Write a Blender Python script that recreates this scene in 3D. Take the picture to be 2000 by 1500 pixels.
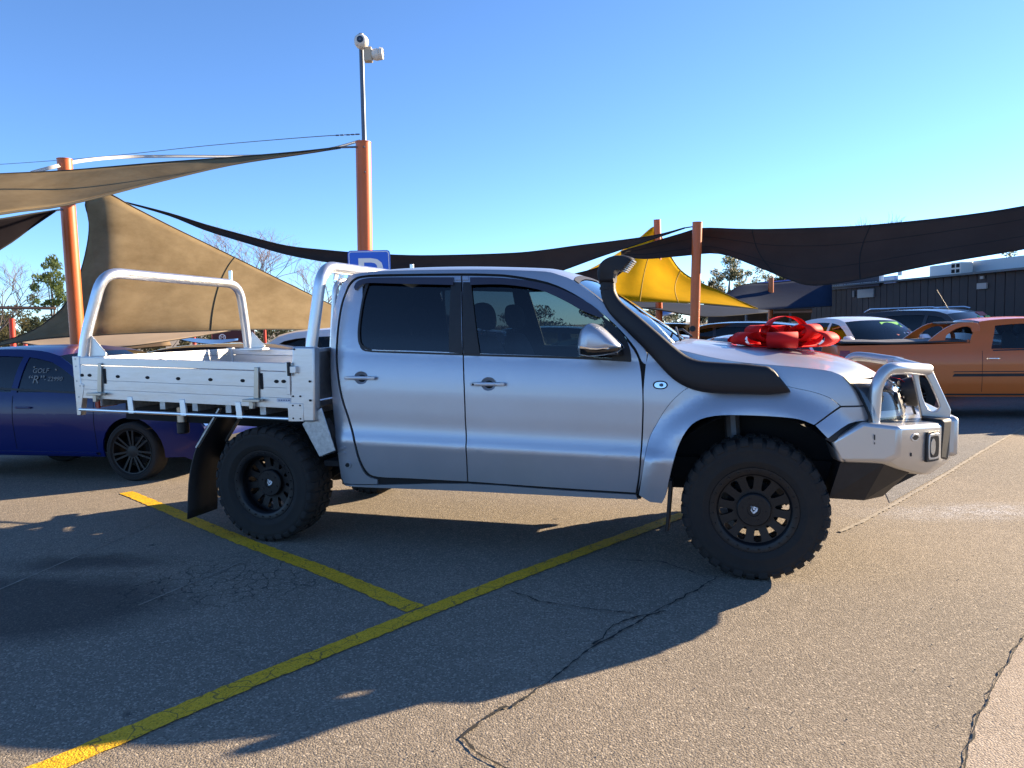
import bpy, bmesh, math, random
from mathutils import Vector, Matrix, noise
R = math.radians
random.seed(7)
for o in list(bpy.data.objects): bpy.data.objects.remove(o)
scene = bpy.context.scene
COL = scene.collection

# ------------------------------------------------------------------ camera
PW, PH, F = 2000, 1500, 1444.0            # photograph's size and focal length in its pixels (26 mm lens)
CAM = Vector((0, 0, 1.6))
_p, _r = math.atan(116 / F), R(1.3)
FWD = Vector((0, math.cos(_p), -math.sin(_p)))
_r0 = Vector((1, 0, 0)); _u0 = _r0.cross(FWD)
RIGHT = math.cos(_r) * _r0 - math.sin(_r) * _u0
UP = math.cos(_r) * _u0 + math.sin(_r) * _r0
cd = bpy.data.cameras.new('camera'); cam = bpy.data.objects.new('camera', cd); COL.objects.link(cam)
cd.sensor_width = 36; cd.lens = 36 * F / PW; cd.clip_start = .05; cd.clip_end = 3000
cam.matrix_world = Matrix(((RIGHT.x, UP.x, -FWD.x, CAM.x), (RIGHT.y, UP.y, -FWD.y, CAM.y), (RIGHT.z, UP.z, -FWD.z, CAM.z), (0, 0, 0, 1)))
scene.camera = cam

# ------------------------------------------------------------------ sky, sun, exposure
SUN_AZ = Vector((.893, .450)).normalized(); SUN_EL = R(19.4)
world = bpy.data.worlds.new('World'); scene.world = world; world.use_nodes = True
nt = world.node_tree; bg = nt.nodes['Background']
sky = nt.nodes.new('ShaderNodeTexSky'); sky.sky_type = 'NISHITA'; sky.sun_disc = False
sky.sun_elevation = SUN_EL; sky.sun_rotation = math.atan2(SUN_AZ.x, SUN_AZ.y)
sky.air_density = 1.0; sky.dust_density = .8; sky.ozone_density = 5.6; sky.altitude = 3000
nt.links.new(sky.outputs[0], bg.inputs[0]); bg.inputs[1].default_value = .080
sd = bpy.data.lights.new('sun', 'SUN'); sun = bpy.data.objects.new('sun', sd); COL.objects.link(sun)
sd.energy = 5.0; sd.angle = R(.53); sd.color = (1, .80, .56)
_d = Vector((SUN_AZ.x * math.cos(SUN_EL), SUN_AZ.y * math.cos(SUN_EL), math.sin(SUN_EL)))
sun.rotation_euler = _d.to_track_quat('Z', 'Y').to_euler(); sun.location = (20, 8, 12)
vs = scene.view_settings
vs.view_transform = 'Standard'; vs.look = 'None'; vs.gamma = 1; vs.use_curve_mapping = False; vs.exposure = 1.93
scene.cycles.use_denoising = True
scene.cycles.max_bounces = 8; scene.cycles.transparent_max_bounces = 16

# ------------------------------------------------------------------ points
def ray(px, py): return FWD + RIGHT * ((px - PW / 2) / F) - UP * ((py - PH / 2) / F)
def gz(y):                                 # the lot falls away a little behind the first row
    t = min(1, max(0, (y - 7) / 7)); return -.2 * t * t * (3 - 2 * t)
def A(px, py, Y):
    d = ray(px, py); return CAM + d * (Y / d.y)
def G(px, py, z=0.):
    d = ray(px, py); return CAM + d * ((z - CAM.z) / d.z)
def GG(px, py):
    p = G(px, py)
    for _ in range(6): p = G(px, py, gz(p.y))
    return p

# ------------------------------------------------------------------ materials
MATS = {}
def mat(name, col, rough=.5, metal=0., coat=0., var=0., vscale=6., bump=0., bscale=150., spec=.5, rvar=0., var2=None, stretch=None, emit=0, aniso=0., coatr=.04):
    if name in MATS: return MATS[name]
    m = bpy.data.materials.new(name); m.use_nodes = True; MATS[name] = m
    n, l = m.node_tree.nodes, m.node_tree.links
    b = n['Principled BSDF']
    b.inputs['Base Color'].default_value = (*col, 1); b.inputs['Roughness'].default_value = rough
    b.inputs['Metallic'].default_value = metal; b.inputs['Specular IOR Level'].default_value = spec
    b.inputs['Coat Weight'].default_value = coat; b.inputs['Coat Roughness'].default_value = coatr
    if emit: b.inputs['Emission Color'].default_value = (*col, 1); b.inputs['Emission Strength'].default_value = emit
    tc = n.new('ShaderNodeTexCoord'); vec = tc.outputs['Object']
    if stretch:
        mp = n.new('ShaderNodeMapping'); mp.inputs['Scale'].default_value = stretch
        l.new(vec, mp.inputs[0]); vec = mp.outputs[0]
    if var or rvar:
        t = n.new('ShaderNodeTexNoise'); t.inputs['Scale'].default_value = vscale; t.inputs['Detail'].default_value = 8; t.inputs['Roughness'].default_value = .65
        l.new(vec, t.inputs['Vector'])
        rp = n.new('ShaderNodeMapRange'); rp.inputs[1].default_value = .3; rp.inputs[2].default_value = .7
        l.new(t.outputs[0], rp.inputs[0])
        if var:
            mx = n.new('ShaderNodeMix'); mx.data_type = 'RGBA'
            c2 = var2 or tuple(c * (1 - var) for c in col); c1 = tuple(min(1, c * (1 + var * .6)) for c in col)
            mx.inputs[6].default_value = (*c2, 1); mx.inputs[7].default_value = (*c1, 1)
            l.new(rp.outputs[0], mx.inputs[0]); l.new(mx.outputs[2], b.inputs['Base Color'])
        if rvar:
            r2 = n.new('ShaderNodeMapRange'); r2.inputs[3].default_value = max(.02, rough - rvar); r2.inputs[4].default_value = rough + rvar
            l.new(t.outputs[0], r2.inputs[0]); l.new(r2.outputs[0], b.inputs['Roughness'])
    if bump:
        t2 = n.new('ShaderNodeTexNoise'); t2.inputs['Scale'].default_value = bscale; t2.inputs['Detail'].default_value = 4
        l.new(vec, t2.inputs['Vector'])
        bp = n.new('ShaderNodeBump'); bp.inputs['Strength'].default_value = bump; bp.inputs['Distance'].default_value = .01
        l.new(t2.outputs[0], bp.inputs['Height']); l.new(bp.outputs[0], b.inputs['Normal'])
    return m
def glassmat(name, tint, refl=1.0, rough=.01):
    if name in MATS: return MATS[name]
    m = bpy.data.materials.new(name); m.use_nodes = True; MATS[name] = m
    n, l = m.node_tree.nodes, m.node_tree.links; n.remove(n['Principled BSDF'])
    tr = n.new('ShaderNodeBsdfTransparent'); tr.inputs[0].default_value = (*tint, 1)
    gl = n.new('ShaderNodeBsdfGlossy'); gl.inputs['Roughness'].default_value = rough; gl.inputs[0].default_value = (refl, refl, refl, 1)
    fr = n.new('ShaderNodeFresnel'); fr.inputs[0].default_value = 1.52
    mx = n.new('ShaderNodeMixShader'); l.new(fr.outputs[0], mx.inputs[0]); l.new(tr.outputs[0], mx.inputs[1]); l.new(gl.outputs[0], mx.inputs[2])
    l.new(mx.outputs[0], n['Material Output'].inputs[0]); return m
def clothmat(name, col, trans=.35, var=.25, vscale=1.2, spots=None):
    m = mat(name, col, .95, var=var, vscale=vscale, bump=.3, bscale=7, spec=.05, var2=spots, stretch=(1, .6, 1.25))
    n, l = m.node_tree.nodes, m.node_tree.links
    b = n['Principled BSDF']; t = n.new('ShaderNodeBsdfTranslucent'); mx = n.new('ShaderNodeMixShader'); mx.inputs[0].default_value = trans
    src = b.inputs['Base Color'].links
    if src: l.new(src[0].from_socket, t.inputs[0])
    else: t.inputs[0].default_value = (*col, 1)
    l.new(b.outputs[0], mx.inputs[1]); l.new(t.outputs[0], mx.inputs[2]); l.new(mx.outputs[0], n['Material Output'].inputs[0]); return m

# ------------------------------------------------------------------ objects
def link(o, parent=None):
    COL.objects.link(o)
    if parent is not None: o.parent = parent
    return o
def tag(o, label=None, cat=None, group=None, kind=None):
    if label: o['label'] = label
    if cat: o['category'] = cat
    if group: o['group'] = group
    if kind: o['kind'] = kind
    return o
def empty(name, loc, rz=0, label=None, cat=None, group=None):
    o = bpy.data.objects.new(name, None); o.empty_display_size = .3; link(o); o.location = loc; o.rotation_euler = (0, 0, rz)
    return tag(o, label, cat, group)
def copy_tree(o, parent=None):
    c = o.copy(); COL.objects.link(c)
    if parent is not None: c.parent = parent
    for ch in list(o.children): copy_tree(ch, c)
    return c
def mesh_obj(name, v, f, m, parent=None, smooth=35, bevel=0, bseg=2, solid=0):
    me = bpy.data.meshes.new(name); me.from_pydata([tuple(p) for p in v], [], f); me.update()
    o = bpy.data.objects.new(name, me); link(o, parent)
    if m: me.materials.append(m)
    if smooth:
        me.polygons.foreach_set('use_smooth', [True] * len(me.polygons)); me.set_sharp_from_angle(angle=R(smooth))
    if solid:
        s = o.modifiers.new('s', 'SOLIDIFY'); s.thickness = solid; s.offset = 0
    if bevel:
        b = o.modifiers.new('b', 'BEVEL'); b.width = bevel; b.segments = bseg; b.limit_method = 'ANGLE'; b.angle_limit = R(32)
        b.harden_normals = False
    return o
class MB:
    def __init__(s): s.v = []; s.f = []
    def add(s, v, f):
        k = len(s.v); s.v += [Vector(p) for p in v]; s.f += [tuple(i + k for i in q) for q in f]; return s
    def box(s, c, d, M=None):
        x, y, z = d[0] / 2, d[1] / 2, d[2] / 2
        v = [Vector((i * x, j * y, k * z)) for i in (-1, 1) for j in (-1, 1) for k in (-1, 1)]
        if M is not None: v = [M @ p for p in v]
        return s.add([p + Vector(c) for p in v], [(0, 1, 3, 2), (4, 6, 7, 5), (0, 4, 5, 1), (2, 3, 7, 6), (0, 2, 6, 4), (1, 5, 7, 3)])
    def hexa(s, b, t):                      # four bottom corners, four top corners
        return s.add(list(b) + list(t), [(3, 2, 1, 0), (4, 5, 6, 7), (0, 1, 5, 4), (1, 2, 6, 5), (2, 3, 7, 6), (3, 0, 4, 7)])
    def bar(s, a, b, w, h, up=(0, 0, 1)):
        a, b = Vector(a), Vector(b); d = (b - a).normalized(); sd = d.cross(Vector(up))
        if sd.length < 1e-4: sd = d.cross(Vector((1, 0, 0)))
        sd.normalize(); u = sd.cross(d)
        q = lambda p: [p + sd * (i * w / 2) + u * (j * h / 2) for i, j in ((-1, -1), (1, -1), (1, 1), (-1, 1))]
        return s.hexa(q(a), q(b))
    def tube(s, pts, r, seg=10, cap=True, closed=False):
        pts = [Vector(p) for p in pts]; n = len(pts); rr = r if isinstance(r, (list, tuple)) else [r] * n
        k = len(s.v); N = None
        for i, p in enumerate(pts):
            if closed: d = pts[(i + 1) % n] - pts[i - 1]
            else: d = pts[min(i + 1, n - 1)] - pts[max(i - 1, 0)]
            d.normalize()
            if N is None: N = d.orthogonal().normalized()
            else: N = (N - d * N.dot(d)); N = N.normalized() if N.length > 1e-6 else d.orthogonal().normalized()
            B = d.cross(N)
            for j in range(seg):
                a = 2 * math.pi * j / seg; s.v.append(p + (N * math.cos(a) + B * math.sin(a)) * rr[i])
        m = n if closed else n - 1
        for i in range(m):
            for j in range(seg):
                a, b = k + i * seg, k + ((i + 1) % n) * seg; s.f.append((a + j, a + (j + 1) % seg, b + (j + 1) % seg, b + j))
        if cap and not closed:
            s.f.append(tuple(k + j for j in range(seg))[::-1]); s.f.append(tuple(k + (n - 1) * seg + j for j in range(seg)))
        return s
    def lathe(s, prof, seg=48, ax='y', c=(0, 0, 0), closed=False):      # prof = (axial, radius)
        k = len(s.v); n = len(prof); c = Vector(c)
        for a, r in prof:
            for j in range(seg):
                t = 2 * math.pi * j / seg; ct, st = r * math.cos(t), r * math.sin(t)
                p = {'y': (ct, a, st), 'z': (ct, st, a), 'x': (a, ct, st)}[ax]; s.v.append(Vector(p) + c)
        for i in range(n if closed else n - 1):
            for j in range(seg):
                a, b = k + i * seg, k + ((i + 1) % n) * seg; s.f.append((a + j, a + (j + 1) % seg, b + (j + 1) % seg, b + j))
        return s
    def grid(s, fn, nu, nv, u=(0, 1), v=(0, 1)):
        k = len(s.v)
        for i in range(nu + 1):
            for j in range(nv + 1): s.v.append(Vector(fn(u[0] + (u[1] - u[0]) * i / nu, v[0] + (v[1] - v[0]) * j / nv)))
        for i in range(nu):
            for j in range(nv):
                a = k + i * (nv + 1) + j; s.f.append((a, a + nv + 1, a + nv + 2, a + 1))
        return s
    def prism(s, pts, off):                 # polygon of 3D points swept by off
        n = len(pts); off = Vector(off); pts = [Vector(p) for p in pts]
        return s.add(pts + [p + off for p in pts], [tuple(range(n))[::-1], tuple(range(n, 2 * n))] + [(i, (i + 1) % n, n + (i + 1) % n, n + i) for i in range(n)])
    def inflate(s, prof, y0, half, prof_s=((-1, .5), (-.85, .78), (-.5, .95), (0, 1), (.5, .95), (.85, .78), (1, .5))):
        n = len(prof); cx = sum(p[0] for p in prof) / n; cz = sum(p[1] for p in prof) / n; k = len(s.v)
        for t, sc in prof_s:
            for x, z in prof: s.v.append(Vector((cx + (x - cx) * sc, y0 + half * t, cz + (z - cz) * sc)))
        m = len(prof_s)
        for i in range(m - 1):
            for j in range(n):
                a, b = k + i * n, k + (i + 1) * n; s.f.append((a + j, a + (j + 1) % n, b + (j + 1) % n, b + j))
        s.f.append(tuple(k + j for j in range(n))[::-1]); s.f.append(tuple(k + (m - 1) * n + j for j in range(n))); return s
    def mirror(s): return MBv([Vector((p.x, -p.y, p.z)) for p in s.v], [q[::-1] for q in s.f])
    def build(s, name, m, parent=None, recalc=True, **k):
        o = mesh_obj(name, s.v, s.f, m, parent, **k)
        if recalc:
            bm = bmesh.new(); bm.from_mesh(o.data); bmesh.ops.recalc_face_normals(bm, faces=bm.faces); bm.to_mesh(o.data); bm.free()
            if k.get('smooth', 35): o.data.set_sharp_from_angle(angle=R(k.get('smooth', 35)))
        return o
def MBv(v, f):
    m = MB(); m.v = list(v); m.f = list(f); return m
def crom(p0, p1, p2, p3, t): return tuple(.5 * ((2 * b) + (-a + c) * t + (2 * a - 5 * b + 4 * c - d) * t * t + (-a + 3 * b - 3 * c + d) * t ** 3) for a, b, c, d in zip(p0, p1, p2, p3))
def spline(pts, n=4):                       # open Catmull-Rom
    out = []
    for i in range(len(pts) - 1):
        q = [pts[max(i - 1, 0)], pts[i], pts[i + 1], pts[min(i + 2, len(pts) - 1)]]
        out += [crom(*q, k / n) for k in range(n)]
    return out + [tuple(pts[-1])]
def rounded(pts, n=3):                      # closed outline; a point with a third item is a sharp corner
    m = len(pts); cs = [i for i, p in enumerate(pts) if len(p) > 2]; P2 = [tuple(p[:2]) for p in pts]
    if not cs: return [crom(P2[i - 1], P2[i], P2[(i + 1) % m], P2[(i + 2) % m], k / n) for i in range(m) for k in range(n)]
    out = []
    for a, b in zip(cs, cs[1:] + [cs[0] + m]):
        seg = [P2[i % m] for i in range(a, b + 1)]
        out += (spline(seg, n) if len(seg) > 2 else seg)[:-1]
    return out
def resample(pts, n):
    pts = [Vector(p) for p in pts]; L = [0]
    for a, b in zip(pts, pts[1:]): L.append(L[-1] + (b - a).length)
    out = []; j = 0
    for i in range(n + 1):
        t = L[-1] * i / n
        while j < len(pts) - 2 and L[j + 1] < t: j += 1
        d = L[j + 1] - L[j]; out.append(pts[j].lerp(pts[j + 1], (t - L[j]) / d if d else 0))
    return out
def bez(pts, r, n=5):                       # polyline with rounded bends
    pts = [Vector(p) for p in pts]; out = [pts[0]]
    for a, b, c in zip(pts, pts[1:], pts[2:]):
        d1, d2 = (a - b), (c - b); q = min(r, d1.length * .48, d2.length * .48)
        p, s = b + d1.normalized() * q, b + d2.normalized() * q
        out += [p * (1 - t) ** 2 + b * 2 * t * (1 - t) + s * t * t for t in [k / n for k in range(n + 1)]]
    return out + [pts[-1]]
def interp(kn):                             # smooth curve through (t, value) knots
    xs = [k[0] for k in kn]; ys = [k[1] for k in kn]; n = len(xs)
    d = [(ys[i + 1] - ys[i]) / (xs[i + 1] - xs[i]) for i in range(n - 1)]
    m = [d[0]] + [0 if d[i - 1] * d[i] <= 0 else 2 * d[i - 1] * d[i] / (d[i - 1] + d[i]) for i in range(1, n - 1)] + [d[-1]]
    def f(x):
        if x <= xs[0]: return ys[0] + m[0] * (x - xs[0])
        if x >= xs[-1]: return ys[-1] + m[-1] * (x - xs[-1])
        i = 0
        while xs[i + 1] < x: i += 1
        h = xs[i + 1] - xs[i]; t = (x - xs[i]) / h
        return ys[i] * (1 + 2 * t) * (1 - t) ** 2 + m[i] * h * t * (1 - t) ** 2 + ys[i + 1] * t * t * (3 - 2 * t) + m[i + 1] * h * t * t * (t - 1)
    return f
def offset_poly(pts, d):
    n = len(pts); ar = sum(pts[i][0] * pts[(i + 1) % n][1] - pts[(i + 1) % n][0] * pts[i][1] for i in range(n)); sg = 1 if ar > 0 else -1
    out = []
    for i in range(n):
        a, b, c = Vector(pts[i - 1]), Vector(pts[i]), Vector(pts[(i + 1) % n])
        d1, d2 = (b - a), (c - b)
        if d1.length < 1e-7 or d2.length < 1e-7: out.append(tuple(b)); continue
        d1.normalize(); d2.normalize()
        nn = Vector((-d1.y - d2.y, d1.x + d2.x)) * sg
        if nn.length < 1e-4: out.append(tuple(b)); continue
        nn.normalize(); k = max(.35, nn.dot(Vector((-d1.y, d1.x)) * sg)); out.append(tuple(b + nn * (d / k)))
    return out
def fill_grid(outline, holes=(), gx=.06, gz_=.025):
    """flat (x, z) region with holes, cut on a fine grid; returns a bmesh in the x-z plane"""
    bm = bmesh.new(); ed = []
    for loop in [outline] + list(holes):
        vs_ = [bm.verts.new((p[0], 0, p[1])) for p in loop]
        for i in range(len(vs_)):
            if (vs_[i].co - vs_[(i + 1) % len(vs_)].co).length > 1e-6: ed.append(bm.edges.new((vs_[i], vs_[(i + 1) % len(vs_)])))
    bmesh.ops.triangle_fill(bm, use_beauty=True, use_dissolve=False, edges=ed, normal=(0, -1, 0))
    xs = [p[0] for p in outline]; zs = [p[1] for p in outline]
    for ax, lo, hi, st in ((0, min(xs), max(xs), gx), (2, min(zs), max(zs), gz_)):
        if not st: continue
        k = math.floor(lo / st) + 1
        while k * st < hi:
            co = [0, 0, 0]; no = [0, 0, 0]; co[ax] = k * st + 1.3e-5; no[ax] = 1
            bmesh.ops.bisect_plane(bm, geom=bm.verts[:] + bm.edges[:] + bm.faces[:], dist=1e-6, plane_co=co, plane_no=no); k += 1
    return bm
def panel_mesh(name, bm, S, off, depth, sgn=-1):
    """lay a flat region on the side surface y = sgn * S(x, z) and give its rim depth"""
    b = bm.copy()
    for v in b.verts: v.co.y = sgn * (S(v.co.x, v.co.z) + off)
    b.normal_update()
    for f in b.faces:
        if f.normal.y * sgn < 0: f.normal_flip()
    if depth:
        be = [e for e in b.edges if len(e.link_faces) == 1]
        r = bmesh.ops.extrude_edge_only(b, edges=be)
        for v in [g for g in r['geom'] if isinstance(g, bmesh.types.BMVert)]: v.co.y -= sgn * depth
        bmesh.ops.recalc_face_normals(b, faces=b.faces)
        big = max(b.faces, key=lambda f: f.calc_area() * abs(f.normal.y))
        if big.normal.y * sgn < 0: bmesh.ops.reverse_faces(b, faces=b.faces)
    me = bpy.data.meshes.new(name); b.to_mesh(me); b.free()
    me.polygons.foreach_set('use_smooth', [True] * len(me.polygons)); me.set_sharp_from_angle(angle=R(32)); return me
def panels(name, outline, m, parent, S, holes=(), off=0, gap=.003, depth=.018, gx=.06, gz_=.025, sides=(-1, 1)):
    o = offset_poly(outline, gap) if gap else outline
    bm = fill_grid(o, holes, gx, gz_); res = []
    for sg in sides:
        me = panel_mesh(name, bm, S, off, depth, sg); me.materials.append(m)
        res.append(link(bpy.data.objects.new(name, me), parent))
    bm.free(); return res
def bow(E, C, p=2.2):
    """surface between an edge curve E (x, half width, z) and a centre curve C (x, z): f(s in -1..1, t in 0..1)"""
    n = 40
    Ee = resample(spline(E, 6), n); Cc = resample([(c[0], 0, c[1]) for c in spline(C, 6)], n)
    def at(L, t):
        t = min(1, max(0, t)) * n; i = min(n - 1, int(t)); return L[i].lerp(L[i + 1], t - i)
    def f(s, t):
        e, c = at(Ee, t), at(Cc, t); k = abs(s) ** p
        return Vector((c.x + (e.x - c.x) * k, s * e.y, c.z + (e.z - c.z) * k))
    return f
def text_mesh(name, body, size, m, parent=None, shear=0, extrude=.0005, align='CENTER'):
    cu = bpy.data.curves.new(name, 'FONT'); cu.body = body; cu.size = size; cu.shear = shear; cu.extrude = extrude; cu.align_x = align; cu.resolution_u = 3
    t = bpy.data.objects.new(name, cu); COL.objects.link(t)
    me = bpy.data.meshes.new_from_object(t); bpy.data.objects.remove(t); bpy.data.curves.remove(cu)
    me.name = name; me.materials.clear(); me.materials.append(m)
    return link(bpy.data.objects.new(name, me), parent)
def holed_plate(mb, outer, holes, fn, th):
    """plate with openings: fn maps (a, b, depth) to a point"""
    bm = fill_grid(outer, holes, 0, 0); bm.verts.ensure_lookup_table(); bm.verts.index_update(); n = len(bm.verts)
    co = [(v.co.x, v.co.z) for v in bm.verts]
    v = [fn(a, b, 0) for a, b in co] + [fn(a, b, th) for a, b in co]; f = []
    for q in bm.faces:
        i = [w.index for w in q.verts]; f.append(tuple(i)); f.append(tuple(j + n for j in i[::-1]))
    for e in bm.edges:
        if len(e.link_faces) == 1: a, b = e.verts[0].index, e.verts[1].index; f.append((a, b, b + n, a + n))
    bm.free(); return mb.add(v, f)
# ------------------------------------------------------------------ the ground
def ground_mat(name, base, dark, speck, cracks=False, rough=.92):
    m = bpy.data.materials.new(name); m.use_nodes = True
    n, l = m.node_tree.nodes, m.node_tree.links; b = n['Principled BSDF']; b.inputs['Roughness'].default_value = rough; b.inputs['Specular IOR Level'].default_value = .25
    tc = n.new('ShaderNodeTexCoord'); P_ = tc.outputs['Object']
    def N(t, **k):
        q = n.new(t)
        for a, v in k.items():
            if a in q.inputs: q.inputs[a].default_value = v
            else: setattr(q, a, v)
        return q
    def math_(op, a, b_=None, c=None):
        q = n.new('ShaderNodeMath'); q.operation = op; q.use_clamp = False
        for i, w in enumerate((a, b_, c)):
            if w is None: continue
            if isinstance(w, (int, float)): q.inputs[i].default_value = w
            else: l.new(w, q.inputs[i])
        return q.outputs[0]
    def mix(fac, a, c):
        q = n.new('ShaderNodeMix'); q.data_type = 'RGBA'
        for i, w in ((0, fac), (6, a), (7, c)):
            if isinstance(w, tuple): q.inputs[i].default_value = (*w, 1)
            elif isinstance(w, (int, float)): q.inputs[i].default_value = w
            else: l.new(w, q.inputs[i])
        return q.outputs[2]
    def rng(v, a, c, lo=0., hi=1.):
        q = n.new('ShaderNodeMapRange'); q.inputs[1].default_value = a; q.inputs[2].default_value = c; q.inputs[3].default_value = lo; q.inputs[4].default_value = hi; l.new(v, q.inputs[0]); return q.outputs[0]
    big = N('ShaderNodeTexNoise', Scale=.45, Detail=6., Roughness=.6); l.new(P_, big.inputs['Vector'])
    med = N('ShaderNodeTexNoise', Scale=7., Detail=6., Roughness=.7); l.new(P_, med.inputs['Vector'])
    fine = N('ShaderNodeTexNoise', Scale=150., Detail=3., Roughness=.7); l.new(P_, fine.inputs['Vector'])
    vor = N('ShaderNodeTexVoronoi', Scale=115.); l.new(P_, vor.inputs['Vector'])
    vor2 = N('ShaderNodeTexVoronoi', Scale=150.); l.new(P_, vor2.inputs['Vector'])
    c = mix(rng(big.outputs[0], .35, .65), dark, base)
    c = mix(rng(med.outputs[0], .35, .75, 0, .45), c, tuple(x * .62 for x in base))
    blot = N('ShaderNodeTexNoise', Scale=1.7, Detail=9., Roughness=.72, Distortion=.6); l.new(P_, blot.inputs['Vector'])
    c = mix(rng(blot.outputs[0], .56, .74, 0, .45), c, tuple(x * .5 for x in dark))
    c = mix(rng(blot.outputs[0], .42, .28, 0, .35), c, tuple(min(1, x * 1.25) for x in base))
    spot = N('ShaderNodeTexVoronoi', Scale=2.6, Randomness=1.); l.new(P_, spot.inputs['Vector']); ss = N('ShaderNodeSeparateColor'); l.new(spot.outputs['Color'], ss.inputs[0])
    sw_ = N('ShaderNodeTexNoise', Scale=22., Detail=3.); l.new(P_, sw_.inputs['Vector'])
    sr = math_('ADD', spot.outputs['Distance'], math_('MULTIPLY', math_('SUBTRACT', sw_.outputs[0], .5), .12))
    c = mix(math_('MULTIPLY', rng(sr, .10, .03, 0, .75), rng(ss.outputs[0], .55, .75)), c, (.035, .03, .027))
    sep = N('ShaderNodeSeparateColor'); l.new(vor.outputs['Color'], sep.inputs[0])
    c = mix(rng(sep.outputs[0], .70, 1., 0, .8), c, speck)
    sep2 = N('ShaderNodeSeparateColor'); l.new(vor2.outputs['Color'], sep2.inputs[0])
    c = mix(rng(sep2.outputs[1], .72, 1., 0, .75), c, tuple(x * .34 for x in base))
    hgt = math_('ADD', math_('MULTIPLY', fine.outputs[0], .9), math_('MULTIPLY', math_('SUBTRACT', .6, vor.outputs['Distance']), .8))
    if cracks:
        wob = N('ShaderNodeTexNoise', Scale=5., Detail=4.); l.new(P_, wob.inputs['Vector'])
        va = n.new('ShaderNodeVectorMath'); va.operation = 'SCALE'; va.inputs['Scale'].default_value = .22; l.new(wob.outputs['Color'], va.inputs[0])
        vb = n.new('ShaderNodeVectorMath'); vb.operation = 'ADD'; l.new(P_, vb.inputs[0]); l.new(va.outputs[0], vb.inputs[1])
        cv = N('ShaderNodeTexVoronoi', Scale=7.5, feature='DISTANCE_TO_EDGE'); l.new(vb.outputs[0], cv.inputs['Vector'])
        def zone(pt, r0, r1, sc=(1, 1, 1)):
            d = n.new('ShaderNodeVectorMath'); d.operation = 'SUBTRACT'; d.inputs[1].default_value = pt; l.new(vb.outputs[0], d.inputs[0])
            d2 = n.new('ShaderNodeVectorMath'); d2.operation = 'MULTIPLY'; d2.inputs[1].default_value = sc; l.new(d.outputs[0], d2.inputs[0])
            d3 = n.new('ShaderNodeVectorMath'); d3.operation = 'LENGTH'; l.new(d2.outputs[0], d3.inputs[0]); return rng(d3.outputs['Value'], r1, r0)
        line = rng(cv.outputs['Distance'], .0, .035, 1, 0)
        z1 = zone((-1.75, 4.75, 0), .35, .95, (.75, 1.5, 1))
        msk = math_('MULTIPLY', line, z1)
        c = mix(math_('MULTIPLY', msk, .85), c, (.012, .011, .011))
        st = zone((-3.05, 4.35, 0), .55, .85, (.62, 1.25, 1)); st2 = zone((-.95, 3.62, 0), .06, .17, (.8, 1.3, 1)); st3 = zone((-.42, 3.35, 0), .03, .10); st4 = zone((-2.9, 5.2, 0), .15, .4, (.5, 1.6, 1))
        stain = math_('MAXIMUM', math_('MAXIMUM', st, st4), math_('MULTIPLY', math_('MAXIMUM', st2, st3), .8))
        c = mix(math_('MULTIPLY', stain, .68), c, (.03, .027, .027))
        gc = GG(1930, 992); pz = zone((gc.x, gc.y, 0), .10, .75, (.62, 2.1, 1)); pz2 = math_('MULTIPLY', pz, rng(med.outputs[0], .30, .60))
        c = mix(math_('MULTIPLY', pz2, .75), c, mix(rng(sep.outputs[1], .35, .75), (.13, .13, .14), (.62, .62, .64)))
        hgt = math_('SUBTRACT', hgt, math_('MULTIPLY', msk, 1.5))
    bp = N('ShaderNodeBump', Strength=.7, Distance=.006); l.new(hgt, bp.inputs['Height'])
    l.new(bp.outputs[0], b.inputs['Normal']); l.new(c, b.inputs['Base Color']); return m
M_ASPH = ground_mat('asphalt', (.245, .205, .158), (.185, .16, .128), (.43, .37, .29), cracks=True)
M_ROAD = ground_mat('road asphalt', (.19, .18, .165), (.15, .145, .14), (.36, .35, .34))
M_GRAV = ground_mat('pale gravel', (.30, .30, .31), (.15, .15, .155), (.62, .62, .64))
M_CONC = ground_mat('concrete edge', (.37, .31, .25), (.32, .265, .21), (.46, .40, .33))

ys = [-120, -40, -10, -2, 1, 3, 5, 6, 7] + [7 + .5 * i for i in range(1, 15)] + [16, 20, 30, 60, 150, 900]
xs = [-900, -120, -40, -15, -8, -5, -3, -1, 1, 3, 5, 8, 15, 40, 120, 900]
g = MB(); nx = len(xs)
for y in ys:
    for x in xs: g.v.append(Vector((x, y, gz(y))))
for j in range(len(ys) - 1):
    for i in range(nx - 1): a = j * nx + i; g.f.append((a, a + 1, a + nx + 1, a + nx))
tag(g.build('ground', M_ASPH, recalc=False, smooth=60), 'worn tan asphalt of the car yard under the silver ute', 'asphalt', kind='structure')

def sheet(name, poly, m, lift, label=None, cat=None, kind='structure', sub=.5):
    bm = bmesh.new(); f = bm.faces.new([bm.verts.new((p[0], p[1], 0)) for p in poly])
    if f.normal.z < 0: f.normal_flip()
    lo = [min(p[k] for p in poly) for k in (0, 1)]; hi = [max(p[k] for p in poly) for k in (0, 1)]
    y = 7.0
    while y < min(hi[1], 14.5):
        if y > lo[1]: bmesh.ops.bisect_plane(bm, geom=bm.verts[:] + bm.edges[:] + bm.faces[:], plane_co=(0, y + .003, 0), plane_no=(0, 1, 0))
        y += .5
    for v in bm.verts: v.co.z = gz(v.co.y) + lift
    bm.normal_update()
    for q in bm.faces:
        if q.normal.z < 0: q.normal_flip()
    me = bpy.data.meshes.new(name); bm.to_mesh(me); bm.free(); me.materials.append(m)
    o = link(bpy.data.objects.new(name, me)); return tag(o, label, cat, kind=kind)
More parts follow.
